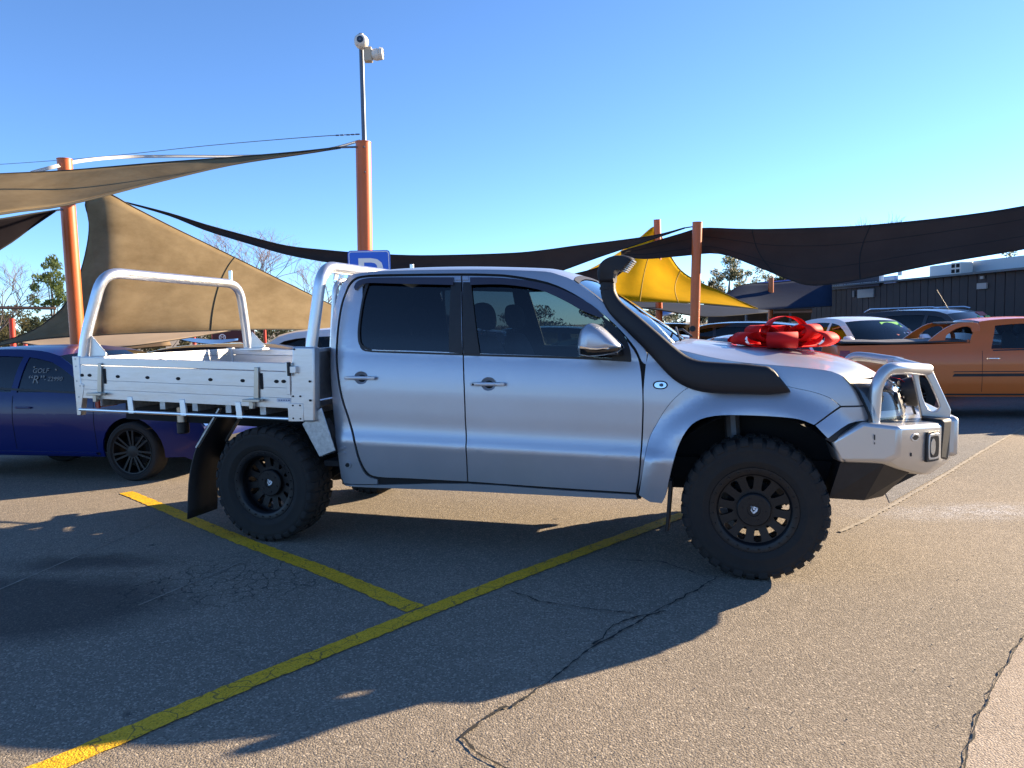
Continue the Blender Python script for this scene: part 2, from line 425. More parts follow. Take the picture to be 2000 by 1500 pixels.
sheet('road', [GG(*p) for p in ((1738, 983), (1850, 921), (2000, 834), (2400, 690), (2000, 745), (1860, 785), (1700, 900))], M_ROAD, .004, 'greyer asphalt lane beyond the pale joint at the right', 'road')
random.seed(3)
sheet('concrete_apron', [GG(*p) for p in ((1884, 1510), (1893, 1450), (1915, 1393), (1945, 1335), (1975, 1285), (2010, 1228), (2200, 1100), (2500, 1510))], M_CONC, .004, 'paler concrete corner at the bottom right past the crack', 'concrete')

def ribbon(pts, w, lift, jag=0., seed=1):
    """flat strip on the ground along pts with an uneven edge"""
    rnd = random.Random(seed); pts = [Vector((p[0], p[1], 0)) for p in pts]; v = []; f = []
    n = max(2, int(sum((b - a).length for a, b in zip(pts, pts[1:])) / .03)); pts = resample(pts, n)
    for i, p in enumerate(pts):
        d = (pts[min(i + 1, n)] - pts[max(i - 1, 0)]).normalized(); s = Vector((-d.y, d.x, 0)); ww = w(i / n) if callable(w) else w
        for k in (-.5, .5):
            q = p + s * ww * (k + (rnd.uniform(-jag, jag))); v.append((q.x, q.y, gz(q.y) + lift))
        if i: a = 2 * i; f.append((a - 2, a - 1, a + 1, a))
    return v, f
def paint_mat():
    m = ground_mat('worn yellow paint', (.80, .455, .018), (.72, .39, .014), (.82, .50, .04), rough=.7); n, l = m.node_tree.nodes, m.node_tree.links
    b = n['Principled BSDF']; src = b.inputs['Base Color'].links[0].from_socket
    tc = n.new('ShaderNodeTexCoord')
    t = n.new('ShaderNodeTexNoise'); t.inputs['Scale'].default_value = 26; t.inputs['Detail'].default_value = 8; t.inputs['Roughness'].default_value = .75; l.new(tc.outputs['Object'], t.inputs[0])
    r = n.new('ShaderNodeMapRange'); r.inputs[1].default_value = .60; r.inputs[2].default_value = .68; l.new(t.outputs[0], r.inputs[0])
    wb = n.new('ShaderNodeTexNoise'); wb.inputs['Scale'].default_value = 9; l.new(tc.outputs['Object'], wb.inputs[0])
    sc = n.new('ShaderNodeVectorMath'); sc.operation = 'SCALE'; sc.inputs['Scale'].default_value = .12; l.new(wb.outputs['Color'], sc.inputs[0])
    ad = n.new('ShaderNodeVectorMath'); ad.operation = 'ADD'; l.new(tc.outputs['Object'], ad.inputs[0]); l.new(sc.outputs[0], ad.inputs[1])
    v = n.new('ShaderNodeTexVoronoi'); v.feature = 'DISTANCE_TO_EDGE'; v.inputs['Scale'].default_value = 6.5; l.new(ad.outputs[0], v.inputs['Vector'])
    r2 = n.new('ShaderNodeMapRange'); r2.inputs[1].default_value = 0; r2.inputs[2].default_value = .022; r2.inputs[3].default_value = .9; r2.inputs[4].default_value = 0; l.new(v.outputs['Distance'], r2.inputs[0])
    mm = n.new('ShaderNodeMath'); mm.operation = 'MAXIMUM'; l.new(r.outputs[0], mm.inputs[0]); l.new(r2.outputs[0], mm.inputs[1])
    mx = n.new('ShaderNodeMix'); mx.data_type = 'RGBA'; mx.inputs[7].default_value = (.07, .055, .035, 1); l.new(mm.outputs[0], mx.inputs[0]); l.new(src, mx.inputs[6]); l.new(mx.outputs[2], b.inputs['Base Color']); return m
M_YEL = paint_mat()
for pts, w, lab, sd_, lf in (([(70, 1510), (500, 1329), (815, 1203), (1000, 1130), (1150, 1074), (1290, 1022), (1360, 996)], .120, 'long worn yellow bay line running under the front wheel', 5, .006),
                         ([(246, 962), (335, 999), (475, 1058), (625, 1113), (812, 1190)], .126, 'worn yellow bay line meeting the long line at a corner by the rear wheel', 6, .004)):
    wp_ = [GG(*p) for p in pts]
    if sd_ == 5: wp_.insert(0, wp_[0] + (wp_[0] - wp_[2]).normalized() * 3)
    v, f = ribbon(wp_, w, lf, .05, sd_)
    tag(mesh_obj('painted_line', v, f, M_YEL, smooth=0), lab, 'line', kind='structure')
M_CRACK = mat('crack dark', (.012, .011, .01), .95)
def jit(pts, a, seed):
    rnd = random.Random(seed); q = resample([Vector((p.x, p.y, 0)) for p in pts], max(3, int(len(pts) * 5)))
    return [p + Vector((rnd.uniform(-a, a), rnd.uniform(-a, a), 0)) for p in q]
for pts, w, lab, sd_ in (
    ([(1402, 1128), (1340, 1165), (1290, 1190), (1230, 1225), (1150, 1270), (1090, 1320), (1040, 1355), (1000, 1383)], .009, 'thin dark crack running from the front tyre to lower left', 1),
    ([(985, 1383), (940, 1408), (905, 1440), (918, 1465), (955, 1488), (990, 1508)], .016, 'wide curved dark crack at the bottom centre', 2),
    ([(1225, 1095), (1290, 1098), (1340, 1115), (1385, 1131)], .008, 'short crack behind the front tyre in the shade', 3),
    ([(1000, 1155), (1060, 1178), (1150, 1190), (1240, 1200)], .007, 'hairline crack below the long yellow line', 4),
    ([(1160, 1262), (1200, 1222), (1250, 1205), (1300, 1196)], .010, 'branching crack beside the thin dark crack in the shade', 8),
    ([(1884, 1508), (1893, 1450), (1915, 1393), (1945, 1335), (1975, 1285), (2010, 1228)], .006, 'crack along the paler concrete corner at bottom right', 5)):
    pp = jit([GG(*p) for p in pts], .010, sd_)
    rnd = random.Random(sd_ + 50); ks = [max(.30, rnd.uniform(.1, 1.5)) for _ in range(60)]
    v, f = ribbon(pp, lambda t, ks=ks, w=w: w * ks[int(t * 59)], .007 if sd_ != 5 else .009, .35, sd_)
    tag(mesh_obj('asphalt_crack', v, f, M_CRACK, smooth=0), lab, 'crack', kind='structure')
M_PALE = mat('pale grit', (.27, .235, .185), .95, var=.45, vscale=20)
for pts, w, lab, sd_ in (([(1640, 1040), (1690, 1017), (1760, 978), (1850, 926), (2010, 830)], .034, 'pale raised joint between the bay and the grey lane', 11),
                    ([(-20, 1160), (120, 1100), (250, 1045), (345, 1003)], .014, 'faint pale scrape line at left in the shade', 12), ([(270, 1183), (420, 1120), (560, 1060), (740, 1003)], .014, 'faint pale scrape line under the rear wheel', 13)):
    v, f = ribbon([GG(*p) for p in pts], w, .0075 if sd_ == 11 else .003, .2, sd_)
    tag(mesh_obj('asphalt_joint', v, f, M_PALE, smooth=0), lab, 'joint', kind='structure')
# ------------------------------------------------------------------ the silver ute
_a, _b = G(1472, 1135), G(532, 1060)
UYAW = math.atan2(_a.y - _b.y, _a.x - _b.x); uc, us = math.cos(UYAW), math.sin(UYAW)
UORG = _a + Vector((-us, uc, 0)) * .95; UORG.z = 0
UORG = Vector((UORG.x, UORG.y, 0))
def uloc(v): return Vector((v.x * uc + v.y * us, -v.x * us + v.y * uc, v.z))
UCAM = uloc(CAM - UORG)
def U(px, py, y):
    d = uloc(ray(px, py)); return UCAM + d * ((y - UCAM.y) / d.y)
_low = interp([(-.35, .862), (-.27, .878), (-.15, .900), (-.03, .9180), (-.007, .9212), (0, .9217), (.007, .9205), (.03, .9145), (.075, .9015), (.13, .897), (.22, .8985), (.33, .8985), (.42, .894), (.50, .884), (.56, .872), (.62, .855)])
_up = interp([(0, .858), (.1, .838), (.2, .812), (.3, .782), (.4, .748), (.5, .71), (.56, .682), (.6, .655)])
def Sb(x, z):
    zb = 1.326 - .042 * (x + 0) ; zc = .722 - .0227 * x
    zz = z - zc; top = zb - zc
    if z < zb: w = _low(zz * .62 / top)
    else: w = _up(z - zb)
    if x > .30: w -= .62 * (x - .30) ** 2
    if x < -2.76: w -= 1.9 * (x + 2.76) ** 2
    return w
def US(px, py, S=Sb, off=0):
    y = -.9
    for _ in range(12):
        p = U(px, py, y); y = -(S(p.x, p.z) + off)
    return p
def uo(pts, S=Sb, off=0, n=3, rnd=True):
    q = rounded(pts, n) if rnd else [p[:2] for p in pts]
    return [(p.x, p.z) for p in (US(a, b, S, off) for a, b in q)]
M_SIL = mat('silver paint', (.415, .44, .49), .38, .66, coat=.3, bump=.02, bscale=1400, var=.05, rvar=.04, vscale=2.5, coatr=.05)
M_SILB = mat('bar silver', (.55, .555, .56), .34, .75, coat=.25, rvar=.05, vscale=9)
M_ALU = mat('mill aluminium', (.60, .605, .61), .38, .9, var=.12, vscale=5, rvar=.12, stretch=(1, 6, 6))
M_ALUT = mat('aluminium tube', (.76, .765, .77), .33, .9, var=.10, vscale=14, rvar=.12)
M_GALV = mat('galvanised plate', (.42, .45, .47), .45, .8, var=.3, vscale=30)
M_BLK = mat('black plastic', (.011, .0105, .012), .55, var=.3, vscale=20, bump=.05, bscale=500)
M_SNK = mat('snorkel plastic', (.012, .0115, .0145), .55, spec=.35, bump=.12, bscale=900)
M_RUB = mat('tyre rubber', (.009, .0083, .0088), .88, var=.4, vscale=9, var2=(.019, .0155, .0125), bump=.1, bscale=300)
M_RIM = mat('satin black rim', (.007, .007, .0085), .42, 0., spec=.35)
M_RIMG = mat('machined black rim', (.035, .035, .037), .28, .7)
M_DARK = mat('underbody black', (.010, .010, .011), .9)
M_CHR = mat('chrome', (.8, .8, .81), .08, 1.)
M_GLO = mat('gloss black', (.008, .008, .010), .08, coat=.6)
M_VIS = mat('smoked acrylic', (.030, .026, .042), .12, coat=.5)
M_SEAT = mat('grey seat fabric', (.085, .085, .09), .9, var=.2, vscale=30)
M_TRIMI = mat('interior trim', (.035, .036, .042), .7)
M_GLF = glassmat('tinted front glass', (.30, .36, .37)); M_GLR = glassmat('privacy glass', (.09, .11, .13)); M_GLW = glassmat('windscreen glass', (.75, .82, .82)); M_LENS = glassmat('clear lens', (.92, .93, .94))
M_GALVB = mat('plated latch', (.45, .44, .40), .35, .9)
M_WHT = mat('white print', (.75, .75, .75), .5); M_AMB = mat('amber lens', (.55, .16, .02), .2)

ute = empty('dual_cab_ute', UORG, UYAW, 'silver dual cab ute with aluminium tray, black snorkel and red bow on its bonnet', 'ute')
def both(mb, name, m, parent=ute, **k):
    r = mb.build(name, m, parent, **k), mb.mirror().build(name, m, parent, **k); return r

# cab structure behind the panels: dark shell that closes the shut lines
frame_o = uo([(655, 840, 1), (652, 792), (649, 740), (648, 690), (651, 629), (659, 590), (671, 558), (687, 541), (704, 537), (760, 533), (843, 531), (950, 531), (1060, 534), (1085, 539), (1118, 551), (1160, 581), (1200, 618), (1236, 660), (1262, 700, 1), (1258, 792), (1250, 966, 1), (1100, 962), (900, 954), (720, 948), (675, 941, 1)])
RW = [(716, 551), (708, 584), (701, 629), (700, 658), (706, 675), (724, 682.5), (800, 685), (881, 688, 1), (885, 552, 1), (800, 549)]
FW = [(919, 550, 1), (981, 549.5), (1050, 557), (1102, 573), (1154, 600), (1189, 630), (1217, 659), (1229, 686), (1231, 703, 1), (1120, 697), (936, 690.5, 1)]
rw = uo(RW); fw = uo(FW)
rwi = offset_poly(rw, -.012); fwi = offset_poly(fw, -.012)
panels('cab_frame', frame_o, M_DARK, ute, Sb, [rwi, fwi], off=-.016, gap=0, depth=.05)

def dish(px, py, rx, rz):
    c = US(px, py); return [(c.x + rx * math.cos(t), c.z + rz * math.sin(t)) for t in [2 * math.pi * k / 20 for k in range(20)]]
h_r, h_f = dish(705, 738, .054, .046), dish(954, 750, .054, .046)
rear_door = uo([(901.5, 538, 1), (830, 538.5), (760, 539.5), (718, 541), (698, 545), (686, 555), (678, 570), (669, 597), (662, 643), (659, 695), (662, 733), (669, 775), (681, 813), (690, 844), (695, 868), (704, 899), (718, 923), (739, 932), (800, 935), (913, 941, 1), (911, 896), (907.5, 792), (904, 691), (902, 600)])
front_door = uo([(902.5, 538, 1), (960, 539), (1000, 542), (1068, 555), (1120, 579), (1172, 614), (1210, 649), (1238, 683), (1250, 712), (1255, 760), (1255.5, 800), (1253, 861), (1248, 925), (1242, 963, 1), (1100, 954), (914, 941, 1), (912, 896), (908.5, 792), (905, 691), (903, 600)])
rd = panels('rear_door', rear_door, M_SIL, ute, Sb, [rw, h_r], depth=.016)
fd = panels('front_door', front_door, M_SIL, ute, Sb, [fw, h_f], depth=.016)
panels('rear_quarter', uo([(671, 944, 1), (666, 931), (655, 844), (650, 792), (646.5, 740), (645.5, 690), (648, 629), (656, 590), (668, 556), (684, 538.5), (700, 533.5), (720, 531, 1), (720, 537, 1), (697, 541), (682.5, 553), (674.5, 570), (665.5, 597), (658.5, 643), (655.5, 695), (658.5, 733), (665.5, 775), (677.5, 813), (686.5, 844), (691.5, 868), (700.5, 901), (715, 928), (737, 936.5, 1), (737, 946, 1)]), M_SIL, ute, Sb, gap=.001)
panels('roof_rail', uo([(720, 531, 1), (760, 529), (843, 527.2), (950, 526.5), (1060, 530), (1088, 535.5), (1121, 548), (1160, 577), (1200, 612), (1240, 655), (1264, 690, 1), (1262, 712, 1), (1253.5, 706), (1241.5, 681), (1213.5, 646.5), (1175, 611), (1123, 575), (1069, 551), (1000, 538), (960, 535.2), (903, 534), (760, 535.5), (720, 537, 1)]), M_SIL, ute, Sb, gap=.001)
panels('sill', uo([(671, 946, 1), (737, 947), (913, 944.5), (1100, 957.5), (1242, 966, 1), (1246, 976, 1), (1100, 969), (900, 959), (720, 952), (676, 949, 1)]), M_SIL, ute, Sb, off=.004, gap=.001, depth=.05)
panels('fender', uo([(1266, 690, 1), (1261, 712, 1), (1256.8, 760), (1257, 800), (1254.8, 861), (1250, 924), (1245, 966, 1), (1254, 927), (1261, 885), (1269, 854), (1283, 827), (1300, 799), (1321, 775), (1345, 757), (1380, 744), (1450, 740), (1500, 744), (1547, 757), (1585, 765), (1620, 777), (1642, 793, 1), (1688, 792, 1), (1682, 783), (1668, 756), (1655, 740, 1), (1650, 737), (1620, 724.5), (1550, 716.5), (1447, 707.5), (1388, 697.5), (1349, 688.5), (1300, 676), (1268, 668, 1)]), M_SIL, ute, Sb, depth=.02, gap=.0015)
def Sf(x, z):
    r = math.hypot(x * .96, (z - .40) * 1.0); t = min(1, max(0, (.80 - r) / .17))
    return Sb(x, z) + .068 * t * t * (3 - 2 * t) * (1 if x < .4 else max(0, 1 - (x - .4) * 2.2)) + .004
flare = uo([(1248, 967, 1), (1254, 927), (1261, 885), (1269, 854), (1283, 827), (1300, 799), (1321, 775), (1345, 757), (1380, 744), (1450, 740), (1500, 744), (1547, 757), (1585, 765), (1620, 777), (1641, 793, 1), (1590, 830, 1), (1560, 819), (1516, 814), (1447, 811), (1395, 812.5), (1360, 823), (1339, 844), (1322, 879), (1308, 931), (1301, 966), (1293, 983, 1), (1270, 981, 1)], Sf)
panels('wheel_arch_flare', flare, M_SIL, ute, Sf, gap=.001, depth=.06, gx=.03, gz_=.03)
panels('bumper_end', uo([(1592, 831, 1), (1643, 795, 1), (1689, 794, 1), (1697, 816), (1692, 822, 1), (1658, 828), (1617, 857, 1)], Sf), M_SIL, ute, Sf, gap=.002, depth=.05)
panels('bumper_gap_trim', uo([(1612, 859, 1), (1658, 823, 1), (1684, 817, 1), (1700, 822, 1), (1690, 832, 1), (1625, 866, 1)], Sf), M_BLK, ute, Sf, off=-.03, gap=0, depth=.08)

# glass and black trim
for o, hole, m in ((rear_door, rw, M_GLR), (front_door, fw, M_GLF)):
    panels('door_window', offset_poly(hole, -.006), m, ute, Sb, off=-.012, gap=0, depth=0)
def strip(name, pts, m, off, S=Sb, depth=.012, gap=0, parent=None): return panels(name, uo(pts, S, off), m, parent or ute, S, off=off, gap=gap, depth=depth)
strip('pillar_trim', [(888, 551, 1), (881, 551.5, 1), (877, 688.5, 1), (903, 690.5, 1), (901, 551, 1)], M_BLK, .002)
strip('pillar_trim', [(904, 551, 1), (906, 690.5, 1), (937, 692, 1), (920, 551, 1)], M_BLK, .002)
strip('belt_seal', [(702, 672, 1), (710, 681), (726, 684.5), (800, 687), (903, 690.3, 1), (903, 694, 1), (800, 690.5), (724, 687.5), (706, 682)], M_BLK, .004)
strip('belt_seal', [(906, 690.3, 1), (1120, 697), (1231, 702.5, 1), (1232, 707, 1), (1120, 701), (906, 694.5, 1)], M_BLK, .004)
strip('mirror_sail_trim', [(1172, 617, 1), (1190, 628), (1219, 657), (1231, 684), (1233, 706, 1), (1196, 703, 1), (1192, 670), (1186, 640)], M_BLK, .003)
strip('rear_window_frame', [(716, 549), (707, 584), (700, 629), (698.5, 659), (704, 677), (723, 685), (726, 683, 1), (707.5, 674), (702.5, 658), (703.5, 630), (710.5, 585), (720, 553, 1)], M_BLK, .002)
strip('weather_shield', [(691, 561, 1), (697, 550), (716, 543.5), (760, 541.5), (885, 541.5, 1), (885, 556.5, 1), (760, 553.5), (724, 552.5), (706, 556), (694, 567, 1)], M_VIS, .016)
strip('weather_shield', [(918, 541.5, 1), (981, 542.5), (1050, 551), (1103, 567.5), (1155, 595), (1180, 617, 1), (1171, 620, 1), (1137, 606.5), (1102, 587), (1050, 565), (981, 555.5), (918, 556.5, 1)], M_VIS, .016)
for x0, x1 in ((889, 900), (903, 914)): strip('door_top_clip', [(x0, 539, 1), (x0, 546.5, 1), (x1, 546.5, 1), (x1, 539, 1)], M_SIL, .008)
strip('repeater_lamp', [(1275, 752), (1279, 745.5), (1290, 743.5), (1300, 745.5), (1304.5, 752), (1300, 758.5), (1290, 760.5), (1279, 758.5)], M_BLK, .002, depth=.01)
strip('repeater_lamp', [(1278, 752), (1281, 747.5), (1290, 746), (1298.5, 747.5), (1301.5, 752), (1298.5, 756.5), (1290, 758), (1281, 756.5)], M_CHR, .005, depth=.006)
strip('repeater_lamp', [(1287, 752), (1290, 749), (1294, 749), (1296, 752), (1294, 755), (1290, 755)], M_GLO, .007, depth=.004)
strip('fuel_cap_ring', [(671, 909), (674, 902), (680, 901), (685, 906), (684, 913), (678, 916)], M_SIL, .006); strip('fuel_cap_ring', [(674, 909), (676, 905), (680, 904.5), (682, 908), (681, 911.5), (677, 912.5)], M_DARK, .008)
for yy in (875, 885): strip('quarter_rib', [(659, yy, 1), (672, yy - 2, 1), (674, yy + 1, 1), (661, yy + 4, 1)], M_SIL, .008)
for hp, cp, doors in ((h_r, (705, 738), rd), (h_f, (954, 750), fd)):
    c = US(*cp); w = Sb(c.x, c.z)
    for sg, dr in zip((-1, 1), doors):
        mb = MB()
        def bowl(s, t, c=c, w=w, sg=sg): a = 2 * math.pi * t; r = s; return (c.x + .055 * r * math.cos(a), sg * (w - .022 * (1 - r ** 2.5)), c.z + .047 * r * math.sin(a))
        mb.grid(bowl, 5, 20, (.02, 1)); mb.build('handle_recess', M_SIL, dr, recalc=False)
        hb = MB(); x0, x1 = c.x - .118, c.x + .122
        prof = [(x0, c.z - .012), (x0 - .006, c.z), (x0, c.z + .014), (c.x, c.z + .016), (x1, c.z + .012), (x1 + .006, c.z), (x1, c.z - .012), (c.x, c.z - .014)]
        hb.inflate(prof, sg * (w + .022), .014); hb.build('door_handle', M_SIL, dr)
        if cp[0] > 900:
            lk = MB(); lk.lathe([(sg * (w + .034), .0001), (sg * (w + .0365), .006), (sg * (w + .034), .008)], 12, 'y', (c.x - .1, 0, c.z)); lk.build('lock', M_BLK, dr)

# bowed top surfaces
def edge(pts, S=Sb, inset=.0):
    q = [US(*p, S) for p in pts]; return [(p.x, Sb(p.x, p.z) - inset, p.z) for p in q]
wsE = edge([(1268, 692), (1240, 655), (1200, 612), (1160, 577), (1121, 548)]); wsC = [(-.47, 1.452), (-.60, 1.553), (-.77, 1.665), (-.955, 1.79), (-1.21, 1.945)]
ws = bow(wsE, wsC, 2.4)
MB().grid(ws, 16, 12, (-1, 1), (.03, .985)).build('windscreen', M_GLW, ute, recalc=False)
MB().grid(lambda s, t: ws(s, t) + Vector((.004, 0, .004)), 16, 2, (-1, 1), (.94, 1.0)).build('windscreen_band', M_BLK, ute, recalc=False)
for sg in (-1, 1): MB().grid(lambda s, t: ws(s, t) + Vector((.004, 0, .004)), 1, 12, (sg * .955, sg * 1.0), (0, 1)).build('windscreen_seal', M_BLK, ute, recalc=False)
rfE = edge([(1121, 548), (1088, 535.5), (1060, 530), (950, 526.5), (843, 527.2), (760, 529), (720, 531), (700, 533.5), (684, 538.5)])
rfC = [(-1.21, 1.945), (-1.32, 1.985), (-1.456, 2.012), (-2.0, 2.05), (-2.45, 2.062), (-2.75, 2.05), (-2.90, 2.02), (-2.95, 2.00)]
rf = bow(rfE, rfC, 2.6); MB().grid(rf, 24, 24, (-1, 1), (0, 1)).build('roof', M_SIL, ute, recalc=False, smooth=60)
cbE = edge([(684, 538.5), (668, 556), (656, 590), (648, 629), (645.5, 690), (646.5, 740), (650, 792), (655, 844), (671, 944)])
cbE = [(x, w - .002, z) for x, w, z in cbE]; cbC = [(-2.95, 2.0), (-3.0, 1.93), (-3.02, 1.8), (-3.03, 1.6), (-3.03, 1.3), (-3.02, 1.1), (-3.02, .95), (-3.0, .8), (-2.98, .47)]
cb = bow(cbE, cbC, 5); MB().grid(cb, 30, 16, (-1, 1), (0, 1)).build('cab_back', M_SIL, ute, recalc=False, smooth=60)
MB().grid(lambda s, t: cb(s, t) + Vector((-.006, 0, 0)), 10, 6, (-.72, .72), (.08, .38)).build('rear_window', M_GLO, ute, recalc=False)
hdE = edge([(1300, 676), (1349, 688.5), (1388, 697.5), (1447, 707.5), (1550, 716.5), (1620, 724.5), (1650, 737)]); hdE = [(x, w - .005, z) for x, w, z in hdE]
hdC = [(-.50, 1.462), (-.41, 1.46), (-.15, 1.43), (.21, 1.39), (.48, 1.345), (.68, 1.285), (.82, 1.20)]
hd = bow(hdE, hdC, 2.3)
def hood(s, t): 
    p = hd(s, t); q = abs(s); p.z += .010 * math.exp(-((q - .62) / .09) ** 2) * min(1, 3 * t) ; return p
MB().grid(hood, 40, 26, (-1, 1), (0, 1)).build('bonnet', M_SIL, ute, recalc=False, smooth=60)
cw = bow([wsE[0], (hdE[0][0], hdE[0][1], hdE[0][2])], [(-.46, 1.445), (-.48, 1.455)], 2.3)
MB().grid(lambda s, t: Vector((ws(s, .02).x + (hood(s, .0).x - ws(s, .02).x) * t, s * (.74 + .06 * t), ws(s, .02).z + (hood(s, 0).z - ws(s, .02).z) * t - .012)), 16, 2, (-1, 1), (-.1, 1.15)).build('cowl', M_BLK, ute, recalc=False)
wp = MB()
for x0 in (-.55, .12): wp.tube([ws(x0 + .02, .0) + Vector((.03, 0, .03)), ws(x0 + .25, .10) + Vector((.03, 0, .03)), ws(x0 + .60, .14) + Vector((.02, 0, .02))], .009, 6)
wp.build('wiper', M_BLK, ute)
# front: grille, lamps
ffE = [(.50, .855, 1.25), (.56, .86, 1.18), (.60, .86, 1.10), (.64, .86, 1.0), (.66, .84, .86)]
ffC = [(.84, 1.19), (.90, 1.13), (.93, 1.06), (.945, .97), (.95, .86)]
ff = bow(ffE, ffC, 3.0); MB().grid(ff, 30, 8, (-1, 1), (0, 1)).build('grille_panel', M_BLK, ute, recalc=False)
for k in range(4):
    gb = MB(); t = .14 + k * .12
    gb.tube([ff(s / 10, t) + Vector((.012, 0, 0)) for s in range(-5, 6)], .009, 6); gb.build('grille_bar', M_CHR, ute)
for sg in (-1, 1):
    hl = MB().grid(lambda s, t: ff(s, t) + Vector((.012, sg * .014, .0)), 12, 8, (sg * .56, sg * .995), (.03, .68)).build('headlight', M_LENS, ute, recalc=False)
    MB().grid(lambda s, t: ff(s, t) + Vector((-.004, sg * -.002, .0)), 10, 6, (sg * .57, sg * .99), (.04, .66)).build('reflector', mat('lamp reflector', (.74, .74, .74), .4, .1), hl, recalc=False)
    for s, t in ((.66, .40), (.84, .34)):
        pj = MB(); q = ff(sg * s, t); pj.lathe([(-.02, .052), (.004, .050), (.008, .042), (-.012, .03), (.012, .022), (.018, .001)], 20, 'x', q); pj.build('projector', M_RIMG, hl)
    MB().grid(lambda s, t: ff(s, t) + Vector((.004, sg * .004, .0)), 8, 2, (sg * .6, sg * .97), (.56, .66)).build('indicator', M_WHT, hl, recalc=False)

# bull bar
def PT(x, y, z): return Vector((x, y, z))
bv = {}
for sg, k in ((-1, 'r'), (1, 'l')):
    for n_, (x, y, z) in dict(a=(.43, .912, .872), b=(.605, .905, .985), c=(.80, .888, .962), d=(.795, .89, .79), e=(.725, .893, .752), f=(.476, .905, .745), g=(1.07, .60, .945), h=(1.065, .60, .715), i=(.955, .66, .635), j=(.80, .80, .70), k=(1.16, .44, .945), l=(1.165, .44, .70), m=(1.05, .44, .60), A=(.43, .55, .872), B=(.605, .50, .985), Z=(.476, .55, .70), M=(.60, .5, .62)).items(): bv[n_ + k] = PT(x, sg * y, z)
keys = list(bv); ix = {k: i for i, k in enumerate(keys)}; fs = []
def face(*n_): fs.append(tuple(ix[q] for q in n_))
for k in 'rl':
    for q in (('a', 'b', 'c', 'd', 'e', 'f'), ('c', 'g', 'h', 'd'), ('d', 'h', 'i', 'j', 'e'), ('g', 'k', 'l', 'h'), ('h', 'l', 'm', 'i'), ('a', 'A', 'B', 'b'), ('f', 'Z', 'A', 'a'), ('e', 'j', 'Z', 'f'), ('j', 'i', 'm', 'M', 'Z')): face(*[p + k for p in q])
face('br', 'Br', 'Bl', 'bl', 'cl', 'gl', 'kl', 'kr', 'gr', 'cr'); face('kr', 'kl', 'll', 'lr'); face('lr', 'll', 'ml', 'mr'); face('mr', 'ml', 'Ml', 'Mr'); face('Mr', 'Ml', 'Zl', 'Zr'); face('Ar', 'Al', 'Bl', 'Br'); face('Zr', 'Zl', 'Al', 'Ar')
mbb = MB(); mbb.v = [bv[k] for k in keys]; mbb.f = fs; bull = mbb.build('bull_bar', M_SILB, ute, bevel=.022, bseg=3)
for sg in (-1, 1):
    t = MB(); t.tube(bez([(.672, sg * .80, .955), (.685, sg * .80, 1.20), (.745, sg * .77, 1.292), (.84, sg * .70, 1.288), (1.03, sg * .42, 1.262)], .10, 6), .0365, 16); t.build('side_hoop', M_SILB, bull, smooth=60)
    ol = [(.925, 1.292), (1.045, 1.288), (1.165, 1.012), (1.163, .952), (1.005, .950), (.955, 1.20)]; il = [(.985, 1.215), (1.02, 1.23), (1.095, 1.06), (1.10, 1.02), (1.075, 1.0), (1.045, 1.01), (1.01, 1.08)]
    pl = MB(); holed_plate(pl, rounded([(*p, 1) for p in ol]), [rounded(il)], lambda a, b, d, sg=sg: Vector((a, sg * (.385 + d), b)), .045); pl.build('upright_plate', M_SILB, bull, bevel=.008)
    fr = MB(); fr.box((0, 0, 0), (.10, .03, .11)); 
    n_ = Vector((.288, sg * -.27 * -1, 0)).normalized(); dirv = (bv['g' + ('r' if sg < 0 else 'l')] - bv['c' + ('r' if sg < 0 else 'l')]); dirv.z = 0; dirv.normalize(); nrm = Vector((dirv.y, -dirv.x, 0)); nrm = nrm if nrm.x > 0 else -nrm
    def onface(a, z, o): return bv['c' + ('r' if sg < 0 else 'l')] + dirv * a + nrm * o + Vector((0, 0, z - .96))
    def plate(name, a0, a1, z0, z1, o, m, th=.02, r=.018):
        ol_ = rounded([(a0 + r, z0), (a1 - r, z0), (a1, z0 + r), (a1, z1 - r), (a1 - r, z1), (a0 + r, z1), (a0, z1 - r), (a0, z0 + r)], 2)
        q = MB(); holed_plate(q, ol_, [], lambda a, b, d: onface(a, b, o - d), th); return q.build(name, m, bull, bevel=.003)
    plate('lamp_surround', .248, .372, .725, .905, .012, M_BLK); plate('lamp_bezel', .262, .366, .738, .893, .016, M_SILB); plate('lamp_recess_shade', .272, .358, .750, .880, .018, M_DARK)  # innermost dark plate stands proud, its black replaces the shade of a recess
    plate('fog_lamp', .276, .318, .765, .865, .0195, mat('lamp lens', (.5, .47, .40), .25, .3), r=.02)
    plate('indicator_inlay', .105, .190, .862, .905, .003, M_SILB); plate('indicator_inlay', .115, .180, .870, .897, .005, M_DARK); plate('bolt_slot', .108, .114, .775, .795, .003, M_DARK, r=.001)  # silver frame with a dark plate painted as the shade of a hollow
    cap = MB(); cap.hexa([PT(1.075, sg * .585, .72), PT(1.15, sg * .475, .70), PT(1.10, sg * .44, .70), PT(1.03, sg * .50, .72)], [PT(1.09, sg * .585, .965), PT(1.165, sg * .475, .965), PT(1.0, sg * .40, .975), PT(.98, sg * .52, .975)]); cap.build('buffer_strip', M_BLK, bull, bevel=.02, bseg=3)
    sl = MB(); sl.box((.665, sg * .913, .90), (.006, .004, .03)); sl.box((.665, sg * .913, .865), (.004, .004, .012)); sl.build('bolt_slot', M_DARK, bull)
cb_ = MB(); cb_.tube([(1.0, -.39, 1.268), (1.0, .39, 1.268)], .032, 14); cb_.build('cross_tube', M_SILB, bull)
ctr = MB(); ctr.box((1.15, 0, .845), (.12, .90, .25)); ctr.build('centre_plate', M_SILB, bull, bevel=.03, bseg=3)
